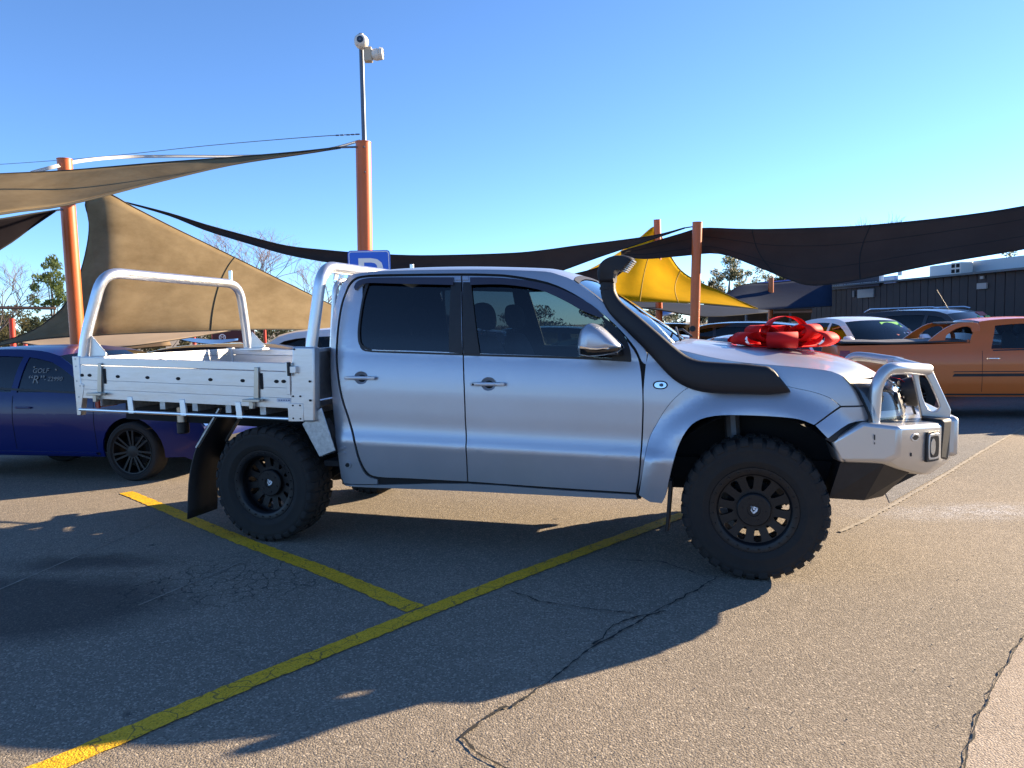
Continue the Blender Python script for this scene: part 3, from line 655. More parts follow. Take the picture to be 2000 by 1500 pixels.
for y in (-.17, .17):
    dl = MB(); dl.lathe([(-.09, .03), (-.085, .075), (-.03, .095), (.02, .10), (.025, .092), (.012, .088)], 24, 'x', (1.0, y, 1.10)); d_ = dl.build('driving_light', M_BLK, bull)
    MB().lathe([(.015, .09), (.02, .05), (.022, .001)], 24, 'x', (1.0, y, 1.10)).build('lens', M_LENS, d_); MB().lathe([(-.05, .085), (-.06, .04), (-.062, .001)], 24, 'x', (1.05, y, 1.10)).build('reflector', M_CHR, d_)
    st = MB(); st.bar((1.0, y, 1.0), (1.02, y, .94), .03, .012); st.build('bracket', M_BLK, d_)
bp_ = MB()
pr = [(.49, .735), (.43, .515), (.60, .500), (.735, .515), (.87, .66), (.71, .735)]
for sg in (-1, 1):
    b0 = MB(); b0.hexa([PT(.43, sg * .84, .512), PT(.63, sg * .80, .500), PT(.63, sg * .35, .47), PT(.43, sg * .35, .47)], [PT(.49, sg * .875, .742), PT(.73, sg * .865, .742), PT(.73, sg * .35, .70), PT(.49, sg * .35, .70)]); 
    b0.hexa([PT(.63, sg * .80, .500), PT(.76, sg * .62, .49), PT(.76, sg * .35, .47), PT(.63, sg * .352, .472)], [PT(.73, sg * .865, .742), PT(.90, sg * .67, .66), PT(.93, sg * .352, .63), PT(.73, sg * .352, .70)])
    b0.build('bash_plate', M_BLK, ute, smooth=0)
bp_.hexa([PT(.45, -.36, .46), PT(.80, -.36, .46), PT(.80, .36, .46), PT(.45, .36, .46)], [PT(.45, -.36, .62), PT(1.04, -.36, .61), PT(1.04, .36, .61), PT(.45, .36, .62)]); bp_.build('bash_plate', M_BLK, ute)

# snorkel on the right side
def ring(c, n_, w, d, seg=16, pw=3.2):        # rounded-rectangle ring: n_ = in-plane normal
    yv = Vector((0, 1, 0)); o = []
    for k in range(seg):
        a = 2 * math.pi * k / seg; ca, sa = math.cos(a), math.sin(a)
        o.append(c + n_ * (w / 2 * math.copysign(abs(ca) ** (2 / pw), ca)) + yv * (d / 2 * math.copysign(abs(sa) ** (2 / pw), sa)))
    return o
cl = [(1187, 540, 30, .085, .795), (1187.5, 558, 30, .085, .80), (1190, 577, 31, .085, .81), (1203, 601, 34, .085, .825), (1235, 631, 38, .09, .85), (1275, 668, 42, .095, .885), (1306, 698, 47, .10, .905), (1332, 720, 53, .105, .912), (1362, 733, 58, .11, .915), (1400, 738, 60, .11, .915), (1450, 740, 58, .11, .915), (1488, 742.5, 55, .11, .912), (1508, 742.5, 55, .11, .912), (1524, 742.5, 55, .105, .91), (1527, 743, 50, .09, .91), (1528.5, 743.5, 38, .06, .91)]
cs = spline([tuple(map(float, q)) for q in cl], 3); pts = [(U(a, b, -y), w, d, y) for a, b, w, d, y in cs]; sn = MB(); seg = 18
for i, (p, w, d, y) in enumerate(pts):
    q0, q1 = pts[max(0, i - 1)][0], pts[min(len(pts) - 1, i + 1)][0]; dr = (q1 - q0); dr.y = 0; dr.normalize(); n_ = Vector((-dr.z, 0, dr.x))
    k_ = min(1, max(0, (i - (len(pts) - 13)) / 6)); n_ = (Vector((0, 0, 1)) * (1 - k_) + Vector((-.60, 0, .80)) * k_).normalized() if i > len(pts) - 14 else n_
    sn.v += ring(Vector((p.x, -y, p.z)), n_, w * .00322, d, seg)
for i in range(len(pts) - 1):
    for j in range(seg): a = i * seg; b = a + seg; sn.f.append((a + j, a + (j + 1) % seg, b + (j + 1) % seg, b + j))
sn.f.append(tuple(range(seg))[::-1]); sn.f.append(tuple((len(pts) - 1) * seg + j for j in range(seg)))
snork = sn.build('snorkel', M_SNK, ute, smooth=50)
hp = [(1172, 553), (1168, 536), (1171, 521), (1179, 510), (1191, 503), (1205, 499.5), (1222, 499.5), (1235, 503), (1240, 507), (1219.5, 532), (1208, 530), (1202.5, 537), (1201.5, 553)]
hq = [(p.x, p.z) for p in (U(a, b, -.795) for a, b in rounded([(*hp[0], 1)] + hp[1:8] + [(*hp[8], 1), (*hp[9], 1)] + hp[10:12] + [(*hp[12], 1)], 3))]
hm = MB(); hm.inflate(hq, -.795, .072, ((-1, .80), (-.85, .92), (-.5, .985), (0, 1), (.5, .985), (.85, .92), (1, .80))); hm.build('ram_head', M_SNK, snork, smooth=40)
mouth = MB(); m0, m1 = U(1239, 508, -.795), U(1220.5, 531, -.795); md = (m1 - m0).normalized(); mo = Vector((-md.z, 0, md.x)); mo = mo if mo.x > 0 else -mo
for k in range(7):
    q = m0.lerp(m1, (k + .5) / 7) + mo * .004; mouth.box(q, (.014, .125, .006), Matrix.Rotation(math.atan2(mo.x, mo.z) - math.pi / 2, 3, 'Y'))
mouth.build('intake_slats', M_GALV, snork)
cl_ = MB(); c0 = U(1187, 563, -.80); cl_.lathe([(-.008, .050), (-.008, .053), (.008, .053), (.008, .050)], 24, 'z', c0, closed=True); cl_.build('hose_clamp', M_SNK, snork)

# mirrors
for sg in (-1, 1):
    pr_ = [(p.x, p.z) for p in (U(a, b, -1.05) for a, b in rounded([(1131, 690), (1129.5, 672), (1134, 648), (1144, 635), (1157, 631), (1175, 638), (1195, 655), (1209, 668), (1216, 677), (1208, 686), (1180, 693), (1150, 694.5)], 2))]
    mm = MB().inflate(pr_, sg * 1.05, .10, ((-1, .40), (-.9, .66), (-.65, .87), (-.3, .975), (0, 1), (.4, .985), (.75, .9), (1, .7))); mi = mm.build('side_mirror', M_SIL, ute, smooth=60)
    pl_ = [(p.x, p.z) for p in (U(a, b, -1.05) for a, b in [(1129, 676), (1150, 680), (1180, 682), (1217, 675), (1218, 680), (1209, 688), (1180, 694), (1150, 696), (1131, 692)])]
    MB().inflate(pl_, sg * 1.05, .102, ((-1, .42), (-.9, .70), (-.65, .90), (-.3, .985), (0, 1.01), (.4, 1.), (.75, .92), (1, .7))).build('mirror_base', M_GLO, mi, smooth=50)
    pc_ = [(p.x, p.z) for p in (U(a, b, -1.05) for a, b in [(1129, 673), (1150, 676.5), (1180, 679), (1204, 677), (1204, 681), (1180, 684.5), (1150, 683), (1130, 679.5)])]
    MB().inflate(pc_, sg * 1.05, .103, ((-1, .45), (-.9, .72), (-.65, .91), (-.3, .99), (0, 1.015), (.4, 1.005), (.75, .93), (1, .7))).build('mirror_indicator', M_CHR, mi, smooth=50)
    arm = MB(); q = U(1205, 690, -.95); arm.hexa([PT(q.x - .10, sg * .85, q.z - .02), PT(q.x + .03, sg * .85, q.z - .02), PT(q.x + .0, sg * 1.03, q.z), PT(q.x - .12, sg * 1.03, q.z)], [PT(q.x - .10, sg * .85, q.z + .04), PT(q.x + .02, sg * .85, q.z + .04), PT(q.x - .02, sg * 1.03, q.z + .04), PT(q.x - .12, sg * 1.03, q.z + .04)]); arm.build('mirror_arm', M_BLK, mi, bevel=.01)

# cabin interior
fl = MB(); fl.box((-1.85, 0, .60), (2.4, 1.66, .04)); fl.box((-.66, 0, .95), (.04, 1.5, .8)); fl.build('cabin_floor', M_DARK, ute)
ds = MB(); ds.inflate([(-.62, 1.05), (-.60, 1.38), (-.70, 1.44), (-.95, 1.41), (-1.02, 1.3), (-.95, 1.1)], 0, .72, ((-1, .9), (-.9, 1), (.9, 1), (1, .9))); ds.build('dashboard', M_TRIMI, ute)
def seat(x, y, w):
    s_ = MB(); RI = s_.inflate; s_.inflate = lambda pr_, *a: RI(rounded(pr_, 3), *a)
    s_.inflate([(x + .30, .80), (x + .34, .92), (x + .25, .98), (x - .20, .94), (x - .22, .80)], y, w)
    s_.inflate([(x - .18, .88), (x - .08, .95), (x - .20, 1.25), (x - .30, 1.50), (x - .36, 1.53), (x - .43, 1.49), (x - .36, 1.2), (x - .30, .9)], y, w * .95)
    for k in ((0,) if w < .4 else (-.4, .4)): s_.inflate([(x - .33, 1.56), (x - .29, 1.60), (x - .31, 1.73), (x - .37, 1.77), (x - .43, 1.74), (x - .42, 1.6)], y + k, .13); s_.tube([(x - .36, y + k - .05, 1.48), (x - .37, y + k - .05, 1.6)], .006, 6); s_.tube([(x - .36, y + k + .05, 1.48), (x - .37, y + k + .05, 1.6)], .006, 6)
    s_.build('seat', M_SEAT, ute, smooth=60)
seat(-1.55, -.38, .25); seat(-1.55, .38, .25); seat(-2.45, 0, .64)
sw = MB(); sw.tube([Vector((-1.12, -.38, 1.33)) + Vector((.09 * math.sin(t) * -.5, .185 * math.cos(t), .165 * math.sin(t))) for t in [k * math.pi / 12 for k in range(24)]], .015, 8, closed=True); sw.bar((-1.10, -.55, 1.33), (-1.10, -.21, 1.33), .03, .05); sw.bar((-1.1, -.38, 1.33), (-.95, -.38, 1.28), .06, .06); sw.build('steering_wheel', M_TRIMI, ute)
rm = MB(); rm.box((-1.15, 0, 1.84), (.03, .22, .07)); rm.build('interior_mirror', M_TRIMI, ute, bevel=.01)
hl_ = MB(); hl_.grid(lambda s, t: rf(s * .93, t) + Vector((0, 0, -.035)), 8, 8, (-1, 1), (.06, .96)); hl_.build('headlining', mat('grey headlining', (.22, .22, .22), .9), ute, recalc=False)

# chassis
for sg in (-1, 1):
    ch = MB(); ch.box((-1.78, sg * .46, .60), (5.2, .09, .15)); ch.build('chassis_rail', M_DARK, ute)
    lf = MB(); lf.tube([(-2.9, sg * .52, .62), (-3.2, sg * .52, .44), (-3.46, sg * .52, .40), (-3.8, sg * .52, .45), (-4.15, sg * .52, .62)], .035, 6); lf.build('leaf_spring', M_DARK, ute)
    wl = MB(); pa = [math.pi * (.17 + .80 * k / 16) for k in range(17)]
    wl.grid(lambda u, v, sg=sg: (.60 * math.cos(pa[min(16, round(u * 16))]), sg * (.36 + .55 * v), .43 + .60 * math.sin(pa[min(16, round(u * 16))])), 16, 2); wl.build('wheel_liner', M_DARK, ute, recalc=False)
    iw = MB(); iw.box((.05, sg * .40, .82), (1.3, .03, .62)); iw.build('inner_guard', M_DARK, ute)
    sh = MB(); sh.tube([(-.10, sg * .62, .45), (-.14, sg * .55, .98)], .05, 10); sh.build('strut', mat('strut metal', (.12, .12, .13), .5, .6), ute)
ax = MB(); ax.tube([(-3.46, -.75, .42), (-3.46, .75, .42)], .05, 10); ax.lathe([(-.14, .02), (-.1, .10), (0, .14), (.1, .12), (.14, .03)], 16, 'x', (-3.46, 0, .42)); ax.tube([(0, -.7, .42), (0, .7, .42)], .035, 8); ax.tube([(-3.4, 0, .46), (-.8, 0, .58)], .035, 8); ax.box((-1.0, 0, .58), (1.1, .4, .22)); ax.build('axle', M_DARK, ute)
ex = MB(); ex.tube(bez([(-.8, .25, .5), (-2.4, .25, .5), (-2.9, .3, .72), (-3.9, .3, .75), (-4.6, .55, .6)], .2), .035, 10); ex.lathe([(-2.4, .03), (-2.35, .09), (-1.9, .09), (-1.85, .03)], 14, 'x', (0, .25, .52)); ex.build('exhaust', mat('exhaust steel', (.2, .19, .18), .5, .8), ute)
bf = MB(); bf.box((-1.8, 0, .485), (2.2, 1.68, .07)); bf.box((-.35, 0, .50), (.9, .9, .10)); bf.box((.2, 0, .80), (1.1, .76, .5)); bf.build('underbody', M_DARK, ute)  # floor lowered and box below the engine added to extend the shade underneath

# wheels ------------------------------------------------------------
def tyre_mb(Rr, W, rim, lugs=True):
    t = MB(); h = W / 2; b = Rr * .974 if lugs else Rr
    t.lathe([(-h * .78, rim * .97), (-h * .93, rim + .012), (-h * .985, rim + (b - rim) * .22), (-h * 1.008, rim + (b - rim) * .25), (-h * 1.008, rim + (b - rim) * .29), (-h * 1.0, rim + (b - rim) * .32), (-h * 1.012, rim + (b - rim) * .5), (-h * 1.008, rim + (b - rim) * .62), (-h * 1.016, rim + (b - rim) * .65), (-h * 1.012, rim + (b - rim) * .69), (-h * .96, b * .955), (-h * .86, b * .985), (-h * .7, b), (h * .7, b), (h * .86, b * .985), (h * .96, b * .955), (h, rim + (b - rim) * .5), (h * .93, rim + .012), (h * .78, rim * .97)], 72)
    if lugs:
        N_ = 34
        for k in range(N_):
            a = 2 * math.pi * k / N_
            for sd_ in (-1, 1):
                aa = a + (math.pi / N_ if sd_ > 0 else 0); wd = Rr * 2 * math.pi / N_ * (.66 if k % 2 else .58)
                M_ = Matrix.Rotation(-aa, 3, 'Y')
                in_ = .42 if k % 2 else .50; dn = .030 if k % 2 else .018
                pr_ = [(sd_ * h * in_, Rr * .95), (sd_ * h * in_, Rr), (sd_ * h * .84, Rr * .998), (sd_ * h * .985, Rr * .985 - .012), (sd_ * h * 1.012, Rr - dn - .02), (sd_ * h * .97, Rr - dn - .03)]
                vv = [M_ @ Vector((z, y, x)) for x in (-wd / 2, wd / 2) for y, z in pr_]; n_ = len(pr_)
                t.add(vv, [tuple(range(n_)), tuple(range(n_, 2 * n_))[::-1]] + [(i, (i + 1) % n_, n_ + (i + 1) % n_, n_ + i) for i in range(n_)])
                M2 = Matrix.Rotation(-(a + .05 * sd_), 3, 'Y') @ Matrix.Rotation(.35 * sd_, 3, 'X')
                t.box(M_ @ Vector((Rr * .978, sd_ * h * .19, .0)), (Rr * .04, h * .30, wd * .95), Matrix.Rotation(-aa - .03, 3, 'Y') @ Matrix.Rotation(.4 * sd_, 3, 'X'))
    return t
def offroad_rim(rim, W, dish_):
    r_ = MB(); h = W / 2; y0 = -h * .86
    r_.lathe([(y0 + .03, rim * .80), (y0, rim * .84), (y0 - .004, rim * .86), (y0 - .004, rim * 1.0), (y0 + .012, rim * 1.03), (y0 + .03, rim * 1.0), (y0 + .04, rim * .93), (y0 + dish_ + .03, rim * .86), (h * .5, rim * .86), (h * .8, rim * 1.0), (h * .8, rim * .95), (h * .5, rim * .82), (y0 + dish_ + .03, rim * .82)], 64)
    for k in range(24):
        a = 2 * math.pi * k / 24; r_.lathe([(y0 - .011, .0001), (y0 - .011, .005), (y0 - .004, .0065)], 6, 'y', (rim * .93 * math.cos(a), 0, rim * .93 * math.sin(a)))
    return r_
def vector_disc(rim, W, dish_):
    r_ = MB(); y0 = -W / 2 * .86 + dish_; C_ = lambda r, n_: [(r * math.cos(2 * math.pi * k / n_), r * math.sin(2 * math.pi * k / n_)) for k in range(n_)]
    holes = []
    for k in range(12):
        a = 2 * math.pi * (k + .5) / 12
        q = [(.50, -.070), (.47, 0), (.50, .070), (.60, .105), (.72, .125), (.775, .10), (.79, 0), (.775, -.10), (.72, -.125), (.60, -.105)]
        holes.append([(rim * r * math.cos(a + t), rim * r * math.sin(a + t)) for r, t in rounded(q, 2)])
    fn = lambda a, b, d: Vector((a, y0 + d - .02 * max(0, math.hypot(a, b) / rim - .4), b))
    return holed_plate(r_, C_(rim * .87, 64), holes, fn, .032)
def wheel(parent, loc, sg, Rr, W, rim, dish_, meshes, kind='offroad'):
    key = (Rr, W, dish_, kind)
    if key not in meshes:
        hub = MB().lathe([(.10, .001), (.10, rim * .30), (-W * .12, rim * .32), (-W * .12, .05)], 24); hub.lathe([(.0, rim * .62), (.025, rim * .62), (.025, .1), (0, .1)], 32, closed=True)
        ob = [('wheel', hub, M_DARK), ('tyre', tyre_mb(Rr, W, rim, kind == 'offroad'), M_RUB)]
        if kind == 'offroad':
            ob += [('rim', offroad_rim(rim, W, dish_), M_RIM), ('spoke_disc', vector_disc(rim, W, dish_), M_RIM)]
            y0 = -W / 2 * .86 + dish_
            ob += [('centre_cap', MB().lathe([(y0 + .02, rim * .40), (y0 - .030, rim * .385), (y0 - .036, rim * .36), (y0 - .036, rim * .15), (y0 - .030, rim * .14), (y0 - .030, .0005)], 40), M_RIM)]
            em = MB(); s_ = .030; yy = y0 - .033
            for ppts in ([(-1, .9), (-.7, 1), (-.75, -.2), (0, -1), (.1, -.6), (-.4, 0), (-.5, .9)], [(.2, -.9), (.85, -.1), (.9, .6), (.5, .75), (.45, .05), (0, -.45)], [(-.2, .95), (.8, .75), (.7, .5), (.1, .6), (.1, .3), (.5, .2), (.45, 0), (.0, .05), (-.25, .1)]): em.prism([(a * s_ * .8, yy, b * s_ * .8) for a, b in ppts], (0, .003, 0))
            ob += [('emblem', em, M_WHT)]
            nt_ = MB()
            for k in range(6): a = math.pi / 3 * k; nt_.lathe([(y0 - .04, .0001), (y0 - .04, .008), (y0 - .03, .010)], 6, 'y', (rim * .26 * math.cos(a), 0, rim * .26 * math.sin(a)))
            ob[-2][1].add(nt_.v, nt_.f)
        else:
            r_ = MB(); h = W / 2
            r_.lathe([(-h * .86, rim * 1.0), (-h * .92, rim * .99), (-h * .90, rim * .95), (-h * .7, rim * .91), (h * .6, rim * .86), (h * .8, rim)], 48)
            for k in range(7):
                for d in (-.12, .12):
                    a = 2 * math.pi * k / 7; p0 = Vector((.05 * math.cos(a + d * 2), -h * .72, .05 * math.sin(a + d * 2))); p1 = Vector((rim * .95 * math.cos(a + d * 1.15), -h * .80, rim * .95 * math.sin(a + d * 1.15)))
                    r_.bar(p0, p1, .022, .020, (0, 1, 0))
            r_.lathe([(-h * .5, .075), (-h * .80, .07), (-h * .84, .05), (-h * .84, .0005)], 24); ob += [('rim', r_, M_RIM)]
        meshes[key] = [(n_, b.build(n_, m, None, smooth=40)) for n_, b, m in ob]
        for n_, o in meshes[key]: COL.objects.unlink(o)
    root = None
    for n_, o in meshes[key]:
        c = bpy.data.objects.new(n_, o.data)
        if root is None: root = c; link(c, parent); c.location = loc; c.rotation_euler = (0, random.uniform(0, 6), 0) if sg < 0 else (0, random.uniform(0, 6), math.pi)
        else: link(c, root)
    return root
WM = {}
UW = .30
for sg in (-1, 1):
    w_ = wheel(ute, (0, sg * (.955 - UW / 2), .4375), sg, .4375, UW, .262, .035, WM); w_.rotation_euler.y = R(8)
    w2 = wheel(ute, (-3.515, sg * (.955 - UW / 2), .4375), sg, .4375, UW, .262, .10, WM); w2.rotation_euler.y = R(20)
    if sg < 0: mf = MB(); mf.hexa([PT(-.535, sg * .83, .27), PT(-.515, sg * .83, .27), PT(-.515, sg * .925, .27), PT(-.535, sg * .925, .27)], [PT(-.51, sg * .80, .60), PT(-.49, sg * .80, .60), PT(-.49, sg * .94, .60), PT(-.51, sg * .94, .60)]); mf.build('mud_flap', M_BLK, ute, bevel=.004)

# aluminium tray ------------------------------------------------------
def tz(x): return -.0305 * (x + 4.2)        # the tray rides slightly nose down
TX0, TX1, TY = -5.255, -3.09, .955
tr = MB(); tr.hexa([PT(TX0, -.93, 1.05 + tz(TX0)), PT(TX1, -.93, 1.05 + tz(TX1)), PT(TX1, .93, 1.05 + tz(TX1)), PT(TX0, .93, 1.05 + tz(TX0))], [PT(TX0, -.93, 1.10 + tz(TX0)), PT(TX1, -.93, 1.10 + tz(TX1)), PT(TX1, .93, 1.10 + tz(TX1)), PT(TX0, .93, 1.10 + tz(TX0))]); tray = tr.build('tray', M_ALU, ute, bevel=.006)
for k in range(7):
    x = -5.05 + k * .31; cm = MB(); cm.box((x, 0, 1.02 + tz(x)), (.05, 1.84, .06)); cm.build('cross_member', M_GALV, tray)
for sg in (-1, 1):
    sf = MB(); sf.bar((TX0 + .02, sg * .46, .90 + tz(TX0)), (TX1, sg * .46, .90 + tz(TX1)), .06, .16); sf.build('subframe_rail', M_DARK, tray)
zt, zbm = 1.385, 1.053                       # top and bottom of the boards at x = -4.2
lv = [0, .19, .55, .775, 1.0]
def side_planks(sg):
    for a, b in zip(lv, lv[1:]):
        z1, z0 = zt - (zt - zbm) * a - (.002 if a == .19 else .0004), zt - (zt - zbm) * b + (.002 if b == .19 else .0004); x0, x1 = TX0 + .05, TX1 - .10
        th = .028 if a else .034; TYk = TY
        q = MB(); q.hexa([PT(x0, sg * TY, z0 + tz(x0)), PT(x1, sg * TY, z0 + tz(x1)), PT(x1, sg * (TY - th), z0 + tz(x1)), PT(x0, sg * (TY - th), z0 + tz(x0))], [PT(x0, sg * TY, z1 + tz(x0)), PT(x1, sg * TY, z1 + tz(x1)), PT(x1, sg * (TY - th), z1 + tz(x1)), PT(x0, sg * (TY - th), z1 + tz(x0))]); q.build('plank', M_ALU, tray, bevel=.003 if a == 0 else .0012)
for sg in (-1, 1): side_planks(sg)
for a, b in zip(lv, lv[1:]):
    z1, z0 = zt - (zt - zbm) * a - .0015 + tz(TX0), zt - (zt - zbm) * b + .0015 + tz(TX0); q = MB(); q.box((TX0 + .01, 0, (z0 + z1) / 2), (.03, 1.84, z1 - z0)); q.build('tailgate_plank', M_ALU, tray, bevel=.004)
for sg in (-1, 1):
    z_ = tz(TX0); cp = MB(); cp.prism([PT(TX0 - .02, sg * (TY + .004), 1.425 - .033 + z_), PT(TX0 + .055, sg * (TY + .004), 1.425 - .034 + z_), PT(TX0 + .055, sg * (TY + .004), 1.17 + z_), PT(TX0 + .085, sg * (TY + .004), 1.165 + z_), PT(TX0 + .03, sg * (TY + .004), .91 + z_), PT(TX0 - .01, sg * (TY + .004), .91 + z_)], (0, -sg * .05, 0)); cp.build('corner_post', M_ALU, tray, bevel=.004)
    rv = MB()
    for dx, z in ((.0, 1.37), (.0, 1.31), (.0, 1.19), (.03, 1.15), (.01, 1.06), (.01, .95), (.065, 1.15)): rv.lathe([(sg * (TY + .0075), .0001), (sg * (TY + .0075), .005), (sg * (TY + .004), .006)], 8, 'y', (TX0 + dx + .012, 0, z + z_))
    rv.build('rivets', M_GALV, tray)
    # slots and latches
    for px, py in ((160, 733), (175, 733), (230, 735.5), (288, 737.5), (348, 739.5), (411, 741.5), (474, 743.5), (540, 745), (554, 745)):
        p = U(px, py, -TY); s_ = MB(); s_.inflate([(p.x + .021 * math.cos(t), p.z + .013 * math.sin(t)) for t in [k * .5236 for k in range(12)]], sg * (TY + .001), .003); s_.build('slot', M_DARK, tray)
    for px, ya, yb in ((197, 709, 766), (502.5, 717, 778)):
        p0, p1 = U(px, ya, -TY), U(px, yb, -TY); lt = MB()
        lt.hexa([PT(p1.x - .022, sg * (TY + .006), p1.z), PT(p1.x + .022, sg * (TY + .006), p1.z), PT(p1.x + .022, sg * (TY + .016), p1.z), PT(p1.x - .022, sg * (TY + .016), p1.z)], [PT(p0.x - .018, sg * (TY + .008), p0.z), PT(p0.x + .018, sg * (TY + .008), p0.z), PT(p0.x + .018, sg * (TY + .016), p0.z), PT(p0.x - .018, sg * (TY + .016), p0.z)])
        lt.box((p1.x - .015, sg * (TY + .035), p1.z - .012), (.15, .05, .020)); lt.box((p1.x - .03, sg * (TY + .025), p1.z - .045), (.035, .03, .06)); lt.tube([(p1.x - .09, sg * (TY + .045), p1.z - .012), (p1.x + .06, sg * (TY + .045), p1.z - .012)], .012, 8)
        l_ = lt.build('latch', M_GALVB, tray, bevel=.003)
        tb = MB(); tb.box((p0.x + .032, sg * (TY + .003), (p0.z * .55 + p1.z * .45)), (.022, .006, .12)); tb.build('latch_slot', M_DARK, tray)
        if px < 300: hk = MB(); hk.box((p1.x - .045, sg * (TY - .01), p1.z - .095), (.025, .02, .07)); hk.build('side_marker', mat('red marker', (.35, .03, .02), .3), tray)
    p0, p1 = U(564, 707, -TY), U(564, 771, -TY); vl = MB(); vl.box(((p0.x + p1.x) / 2, sg * (TY + .006), (p0.z + p1.z) / 2), (.032, .012, p0.z - p1.z)); vl.box((p0.x + .045, sg * (TY + .02), p0.z - .055), (.07, .035, .05)); vl.build('front_latch', M_ALU, tray, bevel=.003)
    vk = MB(); vk.box((p0.x + .02, sg * (TY + .03), p0.z - .05), (.018, .03, .10)); vk.build('latch_hook', M_BLK, tray, bevel=.003)
    # rope rail and brackets
    ra, rb = U(156, 799.5, -TY), U(574, 818.5, -TY); rr_ = MB(); rr_.tube([(ra.x, sg * TY, ra.z), (rb.x, sg * TY, rb.z)], .0125, 10); rr_.build('rope_rail', M_ALUT, tray)
    for px in (256, 358, 467):
        b_ = MB(); p = U(px, 792, -TY); tp = zbm + tz(p.x); rz_ = ra.z + (rb.z - ra.z) * (p.x - ra.x) / (rb.x - ra.x); b_.hexa([PT(p.x - .02, sg * (TY + .012), rz_ - .014), PT(p.x + .034, sg * (TY + .012), rz_ - .014), PT(p.x + .034, sg * (TY - .012), rz_ - .014), PT(p.x - .02, sg * (TY - .012), rz_ - .014)], [PT(p.x - .034, sg * (TY + .004), tp + .03), PT(p.x + .016, sg * (TY + .004), tp + .03), PT(p.x + .016, sg * (TY - .016), tp + .03), PT(p.x - .034, sg * (TY - .016), tp + .03)]); b_.build('rail_bracket', M_ALU, tray, bevel=.003)
    st_ = MB(); a_, b_ = U(541, 779.5, -TY), U(585, 784, -TY); st_.box(((a_.x + b_.x) / 2, sg * (TY + .0015), (a_.z + b_.z) / 2), (b_.x - a_.x, .002, .026)); stk = st_.build('maker_sticker', mat('pale sticker', (.55, .57, .62), .4), tray)
    sk = MB()
    for k in range(9): sk.box((a_.x + .02 + k * .021, sg * (TY + .003), (a_.z + b_.z) / 2), (.012 if k % 3 else .008, .001, .012 if k > 4 else .007))
    sk.build('print', mat('sticker ink', (.03, .05, .16), .5), stk)
    # headboard post
    hpz = tz(-3.1); ps = MB(); ps.hexa([PT(-3.245, sg * (TY + .01), .925), PT(-3.03, sg * (TY + .01), .93), PT(-3.03, sg * (TY - .07), .93), PT(-3.245, sg * (TY - .07), .925)], [PT(-3.19, sg * (TY + .01), 1.475), PT(-3.01, sg * (TY + .01), 1.470), PT(-3.01, sg * (TY - .07), 1.470), PT(-3.19, sg * (TY - .07), 1.475)]); ps.build('headboard_post', M_ALU, tray, bevel=.012, bseg=3)
    p2 = MB(); p2.hexa([PT(-3.25, sg * (TY + .014), .928), PT(-3.12, sg * (TY + .014), .93), PT(-3.12, sg * (TY + .005), .93), PT(-3.25, sg * (TY + .005), .928)], [PT(-3.25, sg * (TY + .014), 1.065), PT(-3.12, sg * (TY + .014), 1.062), PT(-3.12, sg * (TY + .005), 1.062), PT(-3.25, sg * (TY + .005), 1.065)]); p2.build('post_plate', M_ALU, tray, bevel=.003)
    r2 = MB()
    for px, py in ((572, 774), (586, 774), (572, 792), (586, 792), (573, 817), (587, 818), (574, 682), (605, 745), (606, 782)):
        p = U(px, py, -TY - .014); r2.lathe([(sg * (TY + .018), .0001), (sg * (TY + .018), .006 if px < 600 else .009), (sg * (TY + .011), .007)], 8, 'y', (p.x, 0, p.z))
    r2.build('rivets', M_DARK, tray)
# headboard: transverse hoop, mesh, back plate
hz0, hz1 = 1.44, 2.058
hoop = MB(); hoop.tube(bez([(-3.105, -.875, hz0 - .05), (-3.01, -.81, hz1), (-3.01, .81, hz1), (-3.105, .875, hz0 - .05)], .16, 7), .043, 16); hoop.build('headboard_hoop', M_ALUT, tray, smooth=60)
inn = MB(); inn.tube(bez([(-3.07, -.62, hz0 + .02), (-3.03, -.60, 1.97), (-3.03, .60, 1.97), (-3.07, .62, hz0 + .02)], .12, 6), .021, 10); inn.build('mesh_frame', M_ALUT, tray, smooth=60)
for y in (-.6, -.2, .2, .6): q = MB(); q.bar((-3.03, y, 1.97), (-3.01, y, hz1), .05, .012); q.build('gusset', M_ALU, tray)
msh = MB()
for k in range(-14, 22):
    for sg in (-1, 1):
        y0 = k * .09; a, b = (y0, 1.46), (y0 + sg * .50, 1.96)
        lo, hi = -.60, .60
        pts_ = []
        for t in [i / 10 for i in range(11)]:
            y = a[0] + (b[0] - a[0]) * t
            if lo <= y <= hi: pts_.append((-3.05, y, a[1] + (b[1] - a[1]) * t))
        if len(pts_) > 1: msh.tube([pts_[0], pts_[-1]], .004, 5)
msh.build('diamond_mesh', M_GALV, tray)
bp = MB(); bp.box((-3.07, 0, 1.26), (.03, 1.78, .36)); bp.box((-3.06, 0, 1.445), (.05, 1.78, .03)); bp.build('headboard_plate', M_ALU, tray, bevel=.004)
for x, y, z in ((-3.01, .72, 2.125), (-4.99, .68, 2.15)): q = MB(); q.box((x, y, z), (.036, .018, .11)); q.build('ladder_stop', M_ALUT, tray, bevel=.004)
